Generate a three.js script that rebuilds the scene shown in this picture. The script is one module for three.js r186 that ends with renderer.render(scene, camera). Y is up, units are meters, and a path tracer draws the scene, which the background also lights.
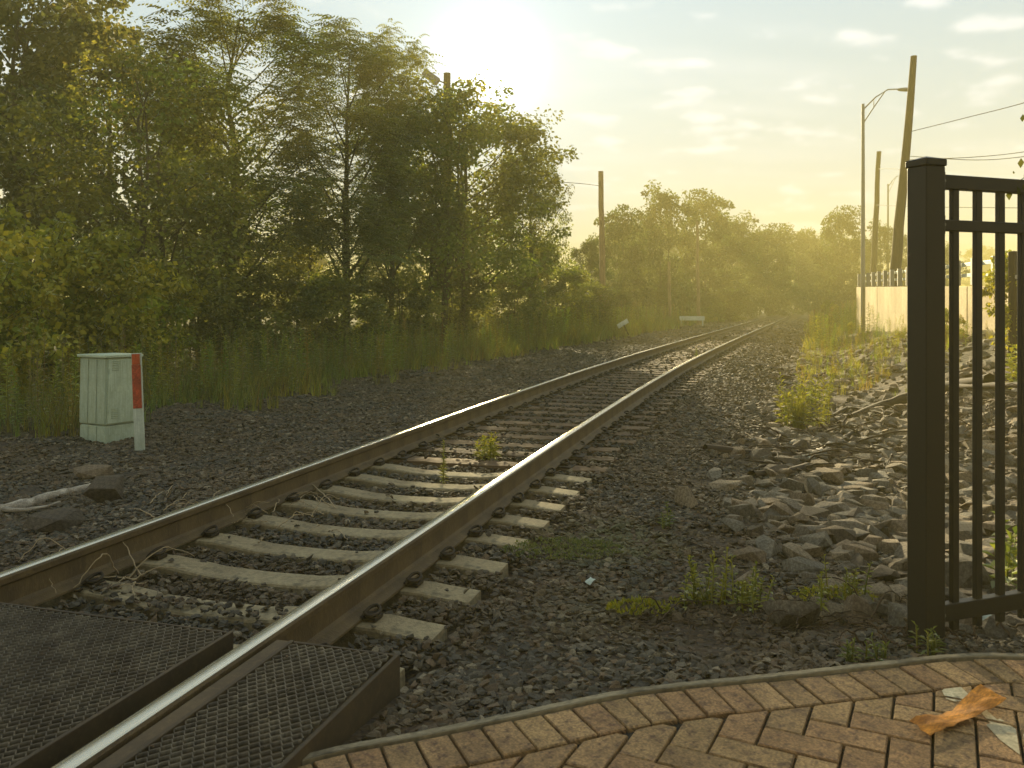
import * as THREE from 'three';
import { mergeGeometries } from 'three/addons/utils/BufferGeometryUtils.js';
import { RoundedBoxGeometry } from 'three/addons/geometries/RoundedBoxGeometry.js';
import { ConvexGeometry } from 'three/addons/geometries/ConvexGeometry.js';
import { createNoise2D, createNoise3D } from 'simplex-noise';

// ------------------------------------------------------------------ camera
const EYE = 1.39, FOCAL = 850, HOR = 302;
const scene = new THREE.Scene();
const camera = new THREE.PerspectiveCamera(2 * Math.atan(384 / FOCAL) * 180 / Math.PI, 1024 / 768, 0.05, 3000);
camera.position.set(0, EYE, 0);
camera.setViewOffset(1024, 768, 0, 384 - HOR, 1024, 768);   // level camera, lens shifted down
camera.focus = 6.5; camera.userData.fStop = 6;

// ------------------------------------------------------------------ random and noise
function rng(seed) { let a = seed >>> 0; return () => { a = (a + 0x6D2B79F5) | 0; let t = Math.imul(a ^ (a >>> 15), 1 | a); t = (t + Math.imul(t ^ (t >>> 7), 61 | t)) ^ t; return ((t ^ (t >>> 14)) >>> 0) / 4294967296; }; }
const n2 = createNoise2D(rng(7)), n3 = createNoise3D(rng(11));
const clamp = (x, a = 0, b = 1) => Math.min(b, Math.max(a, x));
const mix = (a, b, k) => a + (b - a) * k;
const sst = (a, b, x) => { const k = clamp((x - a) / (b - a)); return k * k * (3 - 2 * k); };
const fbm2 = (x, y, o = 4) => { let s = 0, a = 0.5, f = 1; for (let i = 0; i < o; i++) { s += a * n2(x * f, y * f); a *= 0.5; f *= 2.03; } return s; };
const fbm3 = (x, y, z, o = 4) => { let s = 0, a = 0.5, f = 1; for (let i = 0; i < o; i++) { s += a * n3(x * f, y * f, z * f); a *= 0.5; f *= 2.03; } return s; };

// ------------------------------------------------------------------ sun and sky
const SUN = new THREE.Vector3((488 - 512) / FOCAL, (HOR - 68) / FOCAL, -1).normalize();
const sun = new THREE.DirectionalLight(new THREE.Color().setRGB(1.0, 0.83, 0.48), 5);
sun.position.copy(SUN).multiplyScalar(120);
sun.castShadow = true; sun.shadow.radius = 1.2; sun.shadow.mapSize.set(4096, 4096);
Object.assign(sun.shadow.camera, { left: -60, right: 60, top: 60, bottom: -60, near: 1, far: 400 });
scene.add(sun, sun.target);
{
  const W = 2048, Hh = 1024, data = new Float32Array(W * Hh * 4);
  for (let j = 0; j < Hh; j++) {
    const el = (j + 0.5) / Hh * Math.PI - Math.PI / 2, sy = Math.sin(el), cy = Math.cos(el);
    for (let i = 0; i < W; i++) {
      const az = (i + 0.5) / W * 2 * Math.PI - Math.PI;
      const x = cy * Math.cos(az), z = cy * Math.sin(az);
      const o = (j * W + i) * 4;
      const up = Math.max(0, sy);
      const k = Math.pow(clamp(up * 2.3), 0.75);
      let r = mix(0.74, 0.37, k), g = mix(0.69, 0.52, k), b = mix(0.49, 0.56, k);
      const k2 = sst(0.35, 1, up); r = mix(r, 0.30, k2); g = mix(g, 0.39, k2); b = mix(b, 0.38, k2);
      const cosg = x * SUN.x + sy * SUN.y + z * SUN.z, gam = Math.acos(clamp(cosg, -1, 1)) * 180 / Math.PI;
      const wide = Math.exp(-gam / 14), near = Math.exp(-gam / 4.2), core = Math.exp(-gam / 0.75);
      r += 0.20 * wide + 0.24 * near + 16 * core; g += 0.19 * wide + 0.235 * near + 15.5 * core; b += 0.14 * wide + 0.22 * near + 14 * core;
      if (sy > 0.0) {
        const px = x / (sy + 0.16), pz = z / (sy + 0.16);
        let c = fbm3(px * 3.2 + 9, pz * 5.0, 1.7, 6) + 0.35 * fbm3(px * 0.9, pz * 1.1, 9.1, 3);
        const puff = sst(0.16, 0.52, c);
        const thin = sst(-0.1, 0.7, fbm3(px * 0.8 + 2, pz * 2.6 + 5, 4.2, 5)) * 0.22;
        const m = clamp(puff * 0.6 * sst(0.02, 0.12, sy) + thin);
        r = mix(r, Math.max(r, 0.98), m); g = mix(g, Math.max(g, 0.94), m); b = mix(b, Math.max(b, 0.82), m);
      }
      data[o] = r * 0.385; data[o + 1] = g * 0.405; data[o + 2] = b * 0.475; data[o + 3] = 1;
    }
  }
  const t = new THREE.DataTexture(data, W, Hh, THREE.RGBAFormat, THREE.FloatType);
  t.mapping = THREE.EquirectangularReflectionMapping; t.magFilter = t.minFilter = THREE.LinearFilter; t.needsUpdate = true;
  scene.background = t; scene.environment = t;
}
scene.fog = new THREE.FogExp2(new THREE.Color().setRGB(0.93, 0.79, 0.30), 0.0052);
const renderer = new THREE.WebGLRenderer({ antialias: true });
renderer.toneMapping = THREE.LinearToneMapping;
renderer.toneMappingExposure = 3.25;
renderer.shadowMap.enabled = true;

// ------------------------------------------------------------------ layout helpers
// The track runs along t (metres from the camera's foot), s metres to the right of its centre line.
const DX = 0.28, DZ = -0.96, NX = 0.96, NZ = 0.28;
const dev = (t) => 0.03335 * ((t - 14) + Math.sqrt((t - 14) ** 2 + 60)) - 0.068;
const P = (t, s, y = 0) => { const q = s - 2.5 + dev(t); return new THREE.Vector3(DX * t + NX * q, y, DZ * t + NZ * q); };
const TS = (x, z) => { const t = x * DX + z * DZ; return [t, x * NX + z * NZ + 2.5 - dev(t)]; };
const heading = (t) => { const a = P(t - 0.5, 0), b = P(t + 0.5, 0); return Math.atan2(-(b.x - a.x), -(b.z - a.z)); };   // rotation.y that turns -z along the track
const ground = (u, v, y) => { const z = FOCAL * (EYE - y) / (v - HOR); return new THREE.Vector3((u - 512) / FOCAL * z, y, -z); };
const X = (u, z) => (u - 512) / FOCAL * z, Y = (v, z) => EYE + (HOR - v) / FOCAL * z;

// edge of the brick pavement, from left to right
const PAVE = 0.13;
const edgePts = [[236, 780], [277, 767], [330, 752], [420, 735], [500, 719], [560, 706], [620, 694], [690, 685], [760, 678], [880, 665], [970, 656], [1040, 657], [1160, 662], [1300, 668]].map(([u, v]) => ground(u, v, PAVE));
const edgeCurve = new THREE.CatmullRomCurve3(edgePts, false, 'centripetal');
const edgeLine = edgeCurve.getSpacedPoints(120);
// distance inside (+) or outside (-) of the pavement edge
function paveDist(x, z) {
  let best = 1e9, sign = 1;
  for (let i = 0; i < edgeLine.length - 1; i++) {
    const a = edgeLine[i], b = edgeLine[i + 1], ex = b.x - a.x, ez = b.z - a.z;
    const k = clamp(((x - a.x) * ex + (z - a.z) * ez) / (ex * ex + ez * ez)), dx = x - a.x - ex * k, dz = z - a.z - ez * k, d = Math.hypot(dx, dz);
    if (d < best) { best = d; sign = (ex * (z - a.z) - ez * (x - a.x)) > 0 ? 1 : -1; }
  }
  return best * sign;
}
function H(x, z) {
  const [t, s] = TS(x, z);
  let y;
  if (s > 0) {
    const far = sst(4, 8, t);
    y = -0.035 - sst(1.4, 3.0, s) * mix(0.0, 0.20, far) - sst(2.6, 4.0, s) * 0.06 * far;
    y += sst(3.2, 7.2, s) * mix(0.18, 1.1, sst(3.5, 12, t)) * mix(1, 0.75, sst(22, 45, t));
    y += sst(14, 40, s) * 1.2;
  } else {
    y = -0.035 - sst(1.4, 3.2, -s) * 0.17 - sst(8, 14, -s) * 0.1;
  }
  const wild = sst(2.6, 5, Math.abs(s));
  y += fbm2(x * 0.35, z * 0.35, 3) * 0.09 * wild + fbm2(x * 1.7, z * 1.7, 3) * 0.035 * sst(1.4, 2.2, Math.abs(s));
  y -= 0.065 * sst(1.27, 1.17, Math.abs(s));
  if (t < 3.1 && s > 1.25) y += 0.05 * sst(3.1, 2.7, t) * sst(2.2, 1.5, s);
  const d = Math.hypot(x, z);
  y += sst(150, 420, d) * 6 * (0.6 + 0.4 * n2(x * 0.004, z * 0.004));
  if (t < 6 && s > 0.8) { const pd = z > -6 ? paveDist(x, z) : -9; y = mix(y, PAVE - 0.06, sst(-0.75, -0.08, pd)); if (pd > 0.03) y = PAVE - 0.14; }
  return y;
}

const surf = (u, v) => { let y = -0.05, p; for (let i = 0; i < 14; i++) { p = ground(u, v, y); y = mix(y, H(p.x, p.z), 0.6); } p.y = y; return p; };   // the point of the ground seen there

// ------------------------------------------------------------------ textures
function hash(i, j, k) { let h = Math.imul(i, 374761393) ^ Math.imul(j, 668265263) ^ Math.imul(k, 1274126177); h = Math.imul(h ^ (h >>> 13), 1103515245); return ((h ^ (h >>> 16)) >>> 0) / 4294967296; }
function vn(x, y, p, k) { const i = Math.floor(x), j = Math.floor(y), f = x - i, g = y - j, u = f * f * (3 - 2 * f), v = g * g * (3 - 2 * g), m = (a) => ((a % p) + p) % p; return mix(mix(hash(m(i), m(j), k), hash(m(i + 1), m(j), k), u), mix(hash(m(i), m(j + 1), k), hash(m(i + 1), m(j + 1), k), u), v); }
const tile = (u, v, f, o = 4, k = 1) => { let s = 0, a = 0.5, n = 0; for (let i = 0; i < o; i++) { s += a * vn(u * f, v * f, f, k + i); n += a; a *= 0.55; f *= 2; } return s / n; };
function tex(size, fn, srgb = true, rep = [1, 1]) {
  const d = new Uint8Array(size * size * 4);
  for (let j = 0; j < size; j++) for (let i = 0; i < size; i++) { const c = fn(i / size, j / size), o = (j * size + i) * 4; for (let q = 0; q < 3; q++) d[o + q] = clamp(Array.isArray(c) ? c[q] : c) * 255; d[o + 3] = 255; }
  const t = new THREE.DataTexture(d, size, size); t.wrapS = t.wrapT = THREE.RepeatWrapping; t.magFilter = THREE.LinearFilter; t.minFilter = THREE.LinearMipmapLinearFilter;
  if (srgb) t.colorSpace = THREE.SRGBColorSpace; t.repeat.set(...rep); t.needsUpdate = true; return t;
}
const tone = (a, b, k) => a.map((v, i) => mix(v, b[i], k));
const T = {
  dirt: tex(1024, (u, v) => { const a = tile(u, v, 6, 5, 3), b = tile(u, v, 48, 3, 9), c = tile(u, v, 150, 2, 5); return tone(tone([0.26, 0.22, 0.18], [0.42, 0.35, 0.26], clamp(a * 1.6 - 0.4)), [0.16, 0.14, 0.12], clamp(b * 2 - 0.8) * 0.6).map((q) => q * (0.75 + 0.5 * c)); }, true, [0.5, 0.5]),
  dirtB: tex(1024, (u, v) => tile(u, v, 40, 5, 21), false, [0.5, 0.5]),
  brick: tex(512, (u, v) => { const a = tile(u, v, 5, 4, 31), b = tile(u, v, 90, 2, 33), c = tile(u, v, 24, 3, 37); return tone(tone([0.66, 0.53, 0.38], [0.54, 0.425, 0.30], clamp(a * 1.8 - 0.4)), [0.32, 0.23, 0.19], clamp((c - 0.56) * 3.2) * 0.8).map((q) => q * (0.72 + 0.56 * b)); }, true, [2.1, 2.1]),
  grain: tex(512, (u, v) => { const c = tile(u, v, 110, 2, 41), a = tile(u, v, 16, 4, 43); return c * 0.7 + a * 0.3; }, false, [2.1, 2.1]),
  concrete: tex(512, (u, v) => { const a = tile(u, v, 4, 5, 51), b = tile(u, v, 70, 2, 53), c = tile(u, v, 18, 3, 55); return tone([0.70, 0.66, 0.57], [0.52, 0.47, 0.39], clamp(a * 1.7 - 0.35)).map((q) => q * (0.84 + 0.32 * b) * (1 - 0.3 * clamp((c - 0.62) * 5))); }, true, [1, 1]),
  wood: tex(512, (u, v) => { const g = tile(u * 0.25, v * 4, 12, 5, 61), l = Math.abs(Math.sin((v * 46 + tile(u, v, 4, 4, 63) * 5))); const a = tile(u, v, 7, 4, 65); return tone([0.34, 0.27, 0.20], [0.56, 0.47, 0.36], clamp(g * 0.6 + l * 0.25 + a * 0.4 - 0.25)); }, true, [1, 1]),
  woodB: tex(512, (u, v) => tile(u * 0.25, v * 4, 16, 5, 61), false, [1, 1]),
  rust: tex(512, (u, v) => { const a = tile(u, v, 6, 5, 71), b = tile(u, v, 60, 3, 73); return tone(tone([0.42, 0.35, 0.24], [0.31, 0.25, 0.17], clamp(a * 1.9 - 0.45)), [0.50, 0.43, 0.30], clamp((b - 0.5) * 2.4) * 0.6); }, true, [1.4, 1.4]),
  steelR: tex(512, (u, v) => 0.4 + 0.5 * tile(u * 0.3, v * 3, 20, 4, 81), false, [1.5, 6]),
  bark: tex(512, (u, v) => { const g = tile(u * 3, v * 0.4, 14, 5, 91); return tone([0.16, 0.13, 0.10], [0.36, 0.30, 0.23], clamp(g * 1.7 - 0.4)); }, true, [1, 0.5]),
  wall: tex(1024, (u, v) => { const a = tile(u, v, 5, 5, 101), str = tile(u * 4, v * 0.25, 16, 4, 103), b = tile(u, v, 120, 2, 105); return tone(tone([0.78, 0.71, 0.55], [0.64, 0.56, 0.41], clamp(a * 1.8 - 0.45)), [0.45, 0.38, 0.29], clamp((str - 0.58) * 3) * 0.3).map((q) => q * (0.88 + 0.24 * b)); }, true, [0.25, 0.25]),
  paint: tex(512, (u, v) => { const a = tile(u, v, 5, 4, 111), str = tile(u * 5, v * 0.4, 14, 4, 113), b = tile(u, v, 60, 2, 115); return tone([0.80, 0.82, 0.76], [0.60, 0.62, 0.54], clamp((a * 0.5 + str * 0.7 - 0.42) * 1.4)).map((q) => q * (0.95 + 0.1 * b)); }, true, [1, 1]),
  stone: tex(512, (u, v) => { const a = tile(u, v, 5, 5, 121), b = tile(u, v, 40, 3, 123); return tone([0.95, 0.93, 0.90], [0.60, 0.56, 0.52], clamp(a * 1.8 - 0.4)).map((q) => q * (0.72 + 0.5 * b)); }, true, [3, 3]),
};
const std = (o) => new THREE.MeshStandardMaterial({ roughness: 0.9, ...o });
const lin = (r, g, b) => new THREE.Color().setRGB(r, g, b);
const M = {
  ground: std({ map: T.dirt, bumpMap: T.dirtB, bumpScale: 0.03, vertexColors: true, roughness: 1 }),
  stone: std({ map: T.stone, roughness: 0.85 }),
  rock: std({ map: T.stone, roughness: 0.9, vertexColors: true, bumpMap: T.grain, bumpScale: 0.006 }),
  rail: std({ map: T.rust, bumpMap: T.grain, bumpScale: 0.002, roughness: 0.72, color: lin(0.85, 0.78, 0.62) }),
  shiny: std({ color: lin(0.66, 0.59, 0.46), metalness: 0.9, roughness: 0.38, roughnessMap: T.steelR }),
  clip: std({ map: T.rust, color: lin(0.26, 0.22, 0.19), roughness: 0.75, metalness: 0.2 }),
  tieC: std({ map: T.concrete, bumpMap: T.grain, bumpScale: 0.004, color: lin(0.74, 0.66, 0.50) }),
  tieW: [lin(0.75, 0.66, 0.55), lin(0.58, 0.50, 0.42), lin(0.92, 0.82, 0.68)].map((color) => std({ map: T.wood, bumpMap: T.woodB, bumpScale: 0.012, color })),
  grate: std({ color: lin(0.20, 0.165, 0.115), map: T.stone, roughness: 0.6, metalness: 0.35 }),
  edgeBar: std({ map: T.rust, color: lin(0.40, 0.36, 0.31), roughness: 0.8 }),
  plate: std({ map: T.rust, color: lin(0.55, 0.50, 0.44), roughness: 0.9 }),
  strip: std({ map: T.rust, color: lin(0.62, 0.56, 0.48), roughness: 0.8 }),
  brick: [[0.86, 0.85, 0.72], [0.78, 0.74, 0.64], [0.94, 0.92, 0.80], [0.80, 0.72, 0.62], [0.70, 0.68, 0.58]].map((c) => std({ map: T.brick, bumpMap: T.grain, bumpScale: 0.003, color: lin(...c), roughness: 0.88 })),
  sand: std({ color: lin(0.035, 0.028, 0.022), map: T.stone, roughness: 1 }),
  edging: std({ map: T.concrete, bumpMap: T.woodB, bumpScale: 0.004, color: lin(0.62, 0.58, 0.50) }),
  marking: std({ map: T.concrete, color: lin(1.25, 1.2, 1.05), roughness: 0.85 }),
  black: new THREE.MeshPhysicalMaterial({ color: lin(0.014, 0.012, 0.010), roughness: 0.5, bumpMap: T.grain, bumpScale: 0.0003, specularIntensity: 0.6 }),
  cabinet: std({ map: T.paint, color: lin(0.80, 0.84, 0.70), roughness: 0.6 }),
  cabinet2: std({ map: T.paint, color: lin(0.70, 0.74, 0.62), roughness: 0.65 }),
  groove: std({ color: lin(0.16, 0.17, 0.14) }),
  white: std({ map: T.paint, color: lin(0.95, 0.95, 0.92), roughness: 0.6 }),
  orange: std({ map: T.paint, color: lin(0.85, 0.12, 0.03), roughness: 0.5 }),
  orange2: std({ map: T.stone, color: lin(0.62, 0.09, 0.03), roughness: 0.55 }),
  wall: std({ map: T.wall, bumpMap: T.dirtB, bumpScale: 0.01, roughness: 0.95 }),
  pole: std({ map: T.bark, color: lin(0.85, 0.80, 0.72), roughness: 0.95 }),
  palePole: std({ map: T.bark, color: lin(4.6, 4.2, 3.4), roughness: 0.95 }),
  metal: std({ color: lin(0.20, 0.19, 0.17), roughness: 0.6, metalness: 0.5 }),
  wire: std({ color: lin(0.03, 0.03, 0.03) }),
  deadwood: std({ map: T.bark, bumpMap: T.bark, bumpScale: 0.01, color: lin(0.72, 0.58, 0.44) }),
  bark: std({ map: T.bark, bumpMap: T.bark, bumpScale: 0.02 }),
  twig: std({ map: T.bark, color: lin(1.1, 0.95, 0.78) }),
  straw: std({ color: lin(0.34, 0.25, 0.14), roughness: 0.95 }),
  drift: std({ map: T.stone, color: lin(0.62, 0.56, 0.47) }),
  asphalt: std({ map: T.stone, color: lin(0.07, 0.07, 0.068) }),
  card: std({ map: T.stone, color: lin(0.90, 0.36, 0.04), roughness: 0.75, side: THREE.DoubleSide }),
  paper: std({ map: T.paint, color: lin(0.85, 0.88, 0.90), side: THREE.DoubleSide }),
  leaf: new THREE.MeshPhysicalMaterial({ vertexColors: true, roughness: 0.85, transmission: 0.58, thickness: 0, side: THREE.DoubleSide, specularIntensity: 0.4 }),
  hill: std({ color: lin(0.05, 0.075, 0.03), roughness: 1 }),
};

// ------------------------------------------------------------------ object helpers
const counts = {};
const numbered = (name) => { const k = counts[name] = (counts[name] ?? -1) + 1; return k ? name + '_' + String(k).padStart(3, '0') : name; };
function shade(o) { o.traverse((c) => { if (c.isMesh) { c.castShadow = true; c.receiveShadow = true; } }); return o; }
function tag(o, label, category, group) { o.userData.label = label; o.userData.category = category; if (group) o.userData.group = group; return o; }
function thing(name, label, category, pos, turn = 0, group) { const o = new THREE.Group(); o.name = numbered(name); if (pos) o.position.copy(pos); o.rotation.y = turn; tag(o, label, category, group); scene.add(o); return o; }
function part(parent, name, geo, mat, pos, rot) { const m = new THREE.Mesh(geo, mat); m.name = name; if (pos) m.position.set(...pos); if (rot) m.rotation.set(...rot); m.castShadow = m.receiveShadow = true; parent.add(m); return m; }
function solo(name, label, category, geo, mat, group) { const m = new THREE.Mesh(geo, mat); m.name = numbered(name); m.castShadow = m.receiveShadow = true; tag(m, label, category, group); scene.add(m); return m; }
function structure(name, geo, mat) { const m = geo ? new THREE.Mesh(geo, mat) : new THREE.Group(); m.name = name; m.userData.kind = 'structure'; m.castShadow = m.receiveShadow = true; scene.add(m); return m; }
function copy(src, label) { const c = src.clone(); c.name = numbered(src.name.replace(/_\d{3}$/, '')); c.userData = { ...src.userData, label }; scene.add(c); return c; }
const box = (w, h, d, r = 0.006) => new RoundedBoxGeometry(w, h, d, 1, Math.min(r, w / 2.1, h / 2.1, d / 2.1));
// triangle soup with normals, colours and uv
class Soup {
  constructor() { this.p = []; this.n = []; this.c = []; this.u = []; this.i = []; }
  get count() { return this.p.length / 3; }
  v(p, n, c, u = 0, w = 0) { this.p.push(p.x, p.y, p.z); this.n.push(n.x, n.y, n.z); this.c.push(c[0], c[1], c[2]); this.u.push(u, w); return this.count - 1; }
  tri(a, b, c) { this.i.push(a, b, c); }
  // a leaf: base, dir (unit), side (unit), length, width; folded along its rib
  leaf(b, d, w, L, W, c, fold = 0.25, droop = 0) {
    const nrm = _n.crossVectors(w, d).normalize();
    const mx = b.x + d.x * L * 0.45, my = b.y + d.y * L * 0.45, mz = b.z + d.z * L * 0.45, h = W * 0.5;
    const k = this.count;
    const fx = nrm.x * h * fold, fy = nrm.y * h * fold, fz = nrm.z * h * fold;
    this.p.push(b.x, b.y, b.z, mx + w.x * h + fx, my + w.y * h + fy, mz + w.z * h + fz, mx - w.x * h + fx, my - w.y * h + fy, mz - w.z * h + fz, b.x + d.x * L, b.y + d.y * L - droop, b.z + d.z * L);
    for (let q = 0; q < 4; q++) { this.n.push(nrm.x, nrm.y, nrm.z); this.c.push(c[0], c[1], c[2]); this.u.push(0, 0); }
    this.i.push(k, k + 1, k + 3, k, k + 3, k + 2);
  }
  tube(pts, rad, sides = 5, c = [1, 1, 1]) {
    const base = this.count; let len = 0;
    const up = new THREE.Vector3(), dir = new THREE.Vector3(), a = new THREE.Vector3(), b = new THREE.Vector3(), n = new THREE.Vector3(), q = new THREE.Vector3();
    for (let i = 0; i < pts.length; i++) {
      dir.subVectors(pts[Math.min(i + 1, pts.length - 1)], pts[Math.max(i - 1, 0)]).normalize();
      up.set(Math.abs(dir.x) > 0.8 ? 0 : 1, 0, Math.abs(dir.x) > 0.8 ? 1 : 0);
      a.crossVectors(dir, up).normalize(); b.crossVectors(dir, a);
      if (i) len += pts[i].distanceTo(pts[i - 1]);
      for (let k = 0; k <= sides; k++) {
        const th = k / sides * Math.PI * 2;
        n.copy(a).multiplyScalar(Math.cos(th)).addScaledVector(b, Math.sin(th)); q.copy(pts[i]).addScaledVector(n, rad[i]);
        this.v(q, n, c, k / sides * Math.max(0.3, rad[0] * 6), len);
      }
    }
    for (let i = 0; i < pts.length - 1; i++) for (let k = 0; k < sides; k++) { const e = base + i * (sides + 1) + k, f = e + sides + 1; this.i.push(e, e + 1, f, e + 1, f + 1, f); }
  }
  geo() {
    const g = new THREE.BufferGeometry();
    g.setAttribute('position', new THREE.Float32BufferAttribute(this.p, 3)); g.setAttribute('normal', new THREE.Float32BufferAttribute(this.n, 3));
    g.setAttribute('color', new THREE.Float32BufferAttribute(this.c, 3)); g.setAttribute('uv', new THREE.Float32BufferAttribute(this.u, 2)); g.setIndex(this.i); return g;
  }
}
const _n = new THREE.Vector3();
const V = (x, y, z) => new THREE.Vector3(x, y, z);
const dirOf = (r) => { const z = 2 * r() - 1, a = r() * 6.2832, q = Math.sqrt(1 - z * z); return V(q * Math.cos(a), z, q * Math.sin(a)); };
const gauss = (r) => (r() + r() + r() + r() - 2) * 0.866;
function boxUV(g, k = 1) {   // uv in metres by the dominant axis of each normal
  const p = g.attributes.position, n = g.attributes.normal, u = new Float32Array(p.count * 2);
  for (let i = 0; i < p.count; i++) { const ax = Math.abs(n.getX(i)), ay = Math.abs(n.getY(i)), az = Math.abs(n.getZ(i)); const [a, b] = ay >= ax && ay >= az ? [p.getX(i), p.getZ(i)] : ax >= az ? [p.getZ(i), p.getY(i)] : [p.getX(i), p.getY(i)]; u[i * 2] = a * k; u[i * 2 + 1] = b * k; }
  g.setAttribute('uv', new THREE.BufferAttribute(u, 2)); return g;
}

// ------------------------------------------------------------------ ground
{
  const axis = (lo, hi, near, mid) => { const a = []; let x = lo; while (x < hi) { a.push(x); const d = Math.abs(x - mid); x += d < 9 ? near : d < 25 ? near * 2 : d < 70 ? near * 7 : d < 200 ? 8 : 30; } a.push(hi); return a; };
  const xs = axis(-620, 620, 0.22, 1), zs = axis(-640, 60, 0.22, -8), g = new THREE.BufferGeometry();
  const p = [], c = [], u = [], idx = [];
  for (const z of zs) for (const x of xs) {
    p.push(x, H(x, z), z); u.push(x, z);
    const [t, s] = TS(x, z);
    const grass = clamp(sst(5.2, 7.5, -s) + sst(3.4, 6, s) * sst(12, 20, t) + sst(45, 80, t) * sst(2.6, 3.6, Math.abs(s)) + 0.35 * fbm2(x * 0.4, z * 0.4, 3) - 0.05);
    const path = clamp(sst(2.2, 0.8, Math.hypot(x + 7.0, (z + 8.6) * 1.6)));
    const col = tone(tone([0.62, 0.52, 0.40], [0.50, 0.62, 0.22], grass), [1.5, 1.05, 0.7], path);
    c.push(...col);
  }
  const w = xs.length;
  for (let j = 0; j < zs.length - 1; j++) for (let i = 0; i < w - 1; i++) { const a = j * w + i; idx.push(a, a + w, a + 1, a + 1, a + w, a + w + 1); }
  g.setAttribute('position', new THREE.Float32BufferAttribute(p, 3)); g.setAttribute('color', new THREE.Float32BufferAttribute(c, 3)); g.setAttribute('uv', new THREE.Float32BufferAttribute(u, 2)); g.setIndex(idx); g.computeVertexNormals();
  structure('ground', g, M.ground);
}

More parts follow.
